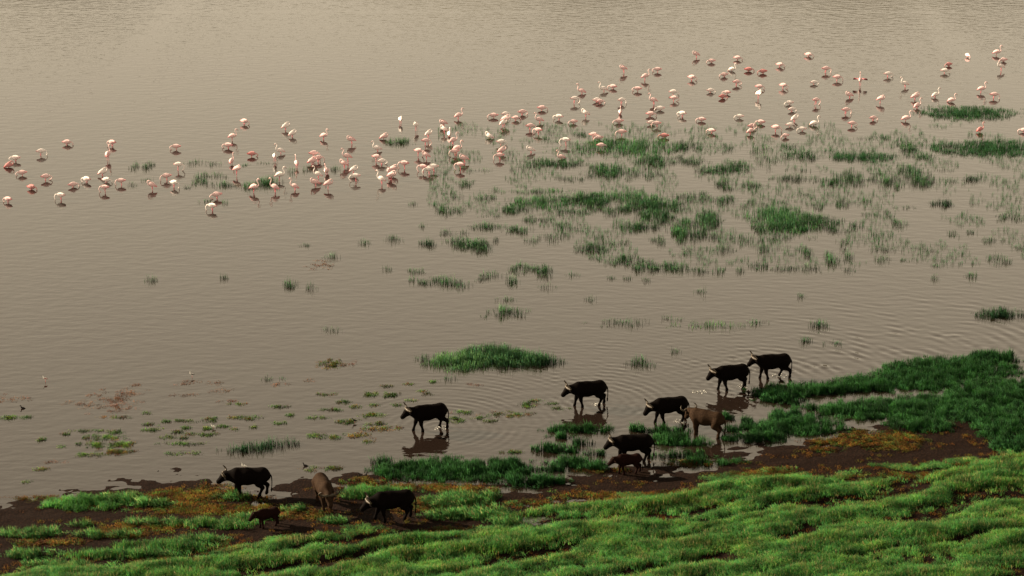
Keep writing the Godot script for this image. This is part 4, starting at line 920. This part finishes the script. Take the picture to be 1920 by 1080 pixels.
func grasses() -> void:
	var reed := [Color(0.085, 0.25, 0.115), Color(0.11, 0.29, 0.13), Color(0.07, 0.21, 0.10), Color(0.17, 0.33, 0.14)]
	var shore := [Color(0.065, 0.19, 0.055), Color(0.04, 0.145, 0.05), Color(0.055, 0.185, 0.055), Color(0.032, 0.115, 0.042)]
	var lush := [Color(0.075, 0.28, 0.075), Color(0.115, 0.34, 0.085), Color(0.06, 0.22, 0.06), Color(0.15, 0.33, 0.07)]
	var straw := [Color(0.46, 0.42, 0.18), Color(0.40, 0.38, 0.16), Color(0.52, 0.44, 0.22)]
	var rust := [Color(0.26, 0.095, 0.022), Color(0.34, 0.16, 0.03), Color(0.15, 0.055, 0.02), Color(0.20, 0.17, 0.03)]
	var red := [Color(0.26, 0.085, 0.05), Color(0.32, 0.14, 0.07)]
	var weed := [Color(0.11, 0.26, 0.045), Color(0.18, 0.28, 0.045), Color(0.08, 0.21, 0.05)]
	var reed_tuft := []
	var shore_tuft := []
	var lush_tuft := []
	var low_tuft := []
	for i in 3:
		reed_tuft.append(tuft(8, 0.26, 1.0, 0.010, 0.12, reed, -1.0, 0.12))
		shore_tuft.append(tuft(24, 0.20, 1.0, 0.012, 0.22, shore, -1.0, 0.1))
		lush_tuft.append(tuft(30, 0.22, 1.0, 0.009, 0.22, lush + lush + [straw[i]], -1.0, 0.05))
		low_tuft.append(tuft(20, 0.18, 1.0, 0.010, 0.13, [Color.WHITE, Color(0.8, 0.8, 0.8), Color(0.65, 0.7, 0.6)], -1.0, 0.06))
	var names_of := {"b": ["reed_bed", "thick oval island of upright green water grass"], "d": ["reed_bed", "thick stand of upright green water grass"], "m": ["reed_clump", "loose clump of green water grass"], "s": ["reed_sprig", "few thin green stems standing in the water"], "k": ["reed_bed", "dark dense bank of water grass"], "g": ["grass_raft", "dark green matted shore grass in shallow water"],
		"w": ["weed_mat", "low yellow-green weed floating on the water"], "o": ["weed_mat", "low weed mat turning orange on the water"], "r": ["weed_mat", "thin reddish weed scum on the water"], "p": ["grass_tussock", "bright green grass tussock on dark mud"]}
	for c in CLUMPS + PATCHES:
		var on_land: bool = c in PATCHES
		var st: String = c[0]
		var area: float = PI * c[3] * c[4]
		var dens: float = {"b": 50.0, "d": 29.0, "m": 18.0, "s": 9.0, "k": 26.0, "g": 30.0, "w": 42.0, "o": 46.0, "r": 19.0, "p": 32.0}[st]
		if on_land and st == "o": dens = 75.0
		var count := clampi(int(area * dens) + 4, 5, 2400)
		var where := []
		var colors := PackedColorArray()
		var tries := 0
		while where.size() < count and tries < count * 4:
			tries += 1
			var a := rng.randf() * TAU
			var r := pow(rng.randf(), 0.62) * (1.0 + 0.55 * pow(rng.randf(), 4.0))
			var ext: float = {"d": 1.4, "m": 1.45, "s": 1.5, "w": 1.25, "o": 1.3, "r": 1.7}.get(st, 1.05)
			var x: float = c[1] + cos(a) * r * c[3] * ext
			var z: float = c[2] + sin(a) * r * c[4] * ext
			var p := patchy.get_noise_2d(x * 3.0, z * 4.5)
			if p < (-0.22 if st != "g" else -0.08) + 0.3 * r * r and st != "s" and rng.randf() < 0.75: continue
			var tall: float = c[5] * rng.randf_range(0.55, 1.15) * clampf(1.0 + 0.9 * p, 0.6, 1.35) * maxf(0.4, 1.1 - 0.42 * r * r)
			var y := maxf(0.0, land(x, z)) if st in ["g", "p", "o", "w"] else 0.0
			where.append(stand(x, y - 0.01, z, rng.randf_range(0.8, 1.25), tall))
			var base: Color
			match st:
				"w": base = weed[rng.randi() % 3] if rng.randf() < 0.85 else rust[rng.randi() % 4]
				"o": base = rust[rng.randi() % 4] if rng.randf() < (0.55 if not on_land else 0.8) else weed[rng.randi() % 3]
				"r": base = red[rng.randi() % 2]
				"k": base = Color(0.62, 0.66, 0.7)
				_: base = Color.WHITE
			var j := rng.randf_range(0.78, 1.15) * clampf(1.0 + 1.1 * patchy.get_noise_2d(x * 1.7 - 90.0, z * 2.6), 0.55, 1.5)
			colors.append(Color(base.r * j, base.g * j, base.b * j))
		var pool: Array = low_tuft if st in ["w", "o", "r"] else (shore_tuft if st == "g" else (lush_tuft if st == "p" else reed_tuft))
		var named: Array = names_of[st]
		if on_land and st == "o": named = ["straw_patch", "orange dead straw lying on the mud"]
		var wide: float = c[3] * 2.0
		var o: Node3D
		if wide > 3.0:
			o = scatter(named[0], pool[rng.randi() % 3], where, colors, M.leaf)
		else:
			var at := Vector3(c[1], where[0].origin.y, c[2])
			var how: Array = [20, 0.18, 0.011, 0.13, [Color.WHITE, Color(0.8, 0.8, 0.8), Color(0.65, 0.7, 0.6)], 0.06] if st in ["w", "o", "r"] else ([24, 0.18, 0.013, 0.20, shore, 0.1] if st == "g" else ([30, 0.22, 0.009, 0.22, lush + lush + straw.slice(0, 1), 0.05] if st == "p" else [8, 0.26, 0.010, 0.12, reed, 0.12]))
			o = obj(named[0], clump(where, colors, how[0], how[1], how[2], how[3], how[4], how[5], at), M.leaf)
			o.position = at
		var size := "small " if wide < 1.0 else ("" if wide < 1.9 else ("wide " if wide < 3.0 else "broad "))
		var height_word := "" if st in ["w", "o", "r", "g"] else ("tall " if c[5] > 0.43 else ("short " if c[5] < 0.36 else ""))
		tag(o, size + height_word + named[1] + company(c, st), {"reed_bed": "water grass", "reed_clump": "water grass", "reed_sprig": "water grass", "grass_raft": "shore grass", "weed_mat": "water weed", "grass_tussock": "grass", "straw_patch": "straw"}[named[0]], named[0].replace("_", " ") + " group", "stuff" if wide > 3.0 or st in ["s", "r", "o"] or named[0] == "straw_patch" else "")
	# thin stems scattered all through the reedy shallows
	var where := []
	var colors := PackedColorArray()
	for i in 15000:
		var x := rng.randf_range(-6.0, 40.0)
		var z := rng.randf_range(-172.0, -132.0)
		var lim := -134.0 - maxf(0.0, (6.0 - x)) * 1.2
		if z > lim or patchy.get_noise_2d(x * 0.6, z * 0.35) < 0.0: continue
		where.append(stand(x, -0.01, z, 0.8, rng.randf_range(0.15, 0.45)))
		colors.append(Color.WHITE)
	var stems := scatter("sparse_stems", tuft(4, 0.12, 1.0, 0.013, 0.07, reed, -1.0, 0.1), where, colors, M.leaf)
	tag(stems, "scattered thin green stems between the water grass stands", "water grass", "", "stuff")
	# the meadow
	for v in 3:
		where = []
		colors = PackedColorArray()
		for i in 42000:
			var x := rng.randf_range(-38.0, 44.0)
			var z := rng.randf_range(-108.0, -72.0)
			var m: float = z - along(MEADOW, x)
			if m + 2.2 * patchy.get_noise_2d(x * 0.7, z * 1.6 + 20.0) < -0.1: continue
			var r := ridges(x, z)
			var p := patchy.get_noise_2d(x * 2.2, z * 2.2)
			if r + 0.25 * p < -0.16 and rng.randf() < 0.93: continue
			var tall := clampf(0.21 + 0.16 * (r + 0.1) + 0.05 * p, 0.09, 0.34) * clampf(0.5 + m * 0.5, 0.45, 1.0)
			where.append(stand(x, land(x, z) - 0.015, z, rng.randf_range(0.85, 1.3), tall))
			var yel := patchy.get_noise_2d(x * 0.9 + 60.0, z * 1.6)
			var j := rng.randf_range(0.78, 1.15) * clampf(1.0 + 1.1 * patchy.get_noise_2d(x * 1.7 - 90.0, z * 2.6), 0.5, 1.5)
			var c := Color(1, 1, 1).lerp(Color(1.5, 1.15, 1.0), clampf(yel * 1.8 + 0.2, 0.0, 1.0))
			colors.append(Color(c.r * j, c.g * j, c.b * j))
		var o := scatter("meadow_grass", lush_tuft[v], where, colors, M.leaf)
		tag(o, "bright green meadow grass covering the bank", "grass", "", "stuff")
	# ripe seed heads standing above the sward in drifts
	where = []
	colors = PackedColorArray()
	for i in 42000:
		var x := rng.randf_range(-38.0, 44.0)
		var z := rng.randf_range(-106.0, -72.0)
		if z - along(MEADOW, x) < 0.2: continue
		var r := ridges(x, z)
		if patchy.get_noise_2d(x * 1.2 + 70.0, z * 2.2) < -0.03 or r < -0.03: continue
		where.append(stand(x, land(x, z) - 0.01, z, 0.9, clampf(0.29 + 0.25 * r, 0.2, 0.42) * rng.randf_range(0.8, 1.2)))
		colors.append(Color.WHITE)
	var ripe := scatter("ripe_grass", tuft(8, 0.2, 1.0, 0.010, 0.14, straw + [Color(0.26, 0.36, 0.10)], -1.0, 0.05), where, colors, M.leaf)
	tag(ripe, "pale straw seed heads standing in the meadow grass", "grass", "", "stuff")
	where = []
	colors = PackedColorArray()
	for i in 22000:   # dead straw between the tussocks and along the mud
		var x := rng.randf_range(-31.0, 36.0)
		var z := rng.randf_range(-106.0, -79.0)
		var m: float = z - along(SHORE, x)
		if m < 0.4: continue
		var g: float = z - along(MEADOW, x)
		var p := patchy.get_noise_2d(x * 1.1 - 30.0, z * 2.0)
		if g < -0.9 and p < (0.2 if x < 8.0 else 0.24): continue
		if g >= -0.9 and g < 0.6 and p < -0.2: continue
		if g >= 0.6 and rng.randf() < 0.6: continue
		var y := land(x, z)
		if y < -0.005: continue
		where.append(stand(x, y - 0.01, z, rng.randf_range(0.7, 1.2), rng.randf_range(0.05, 0.13)))
		var c: Color = rust[rng.randi() % 4]
		var j := rng.randf_range(0.6, 1.2)
		colors.append(Color(c.r * j, c.g * j, c.b * j))
	var dead := scatter("dead_straw", low_tuft[0], where, colors, M.leaf)
	tag(dead, "rust coloured dead straw strewn over the mud", "straw", "", "stuff")
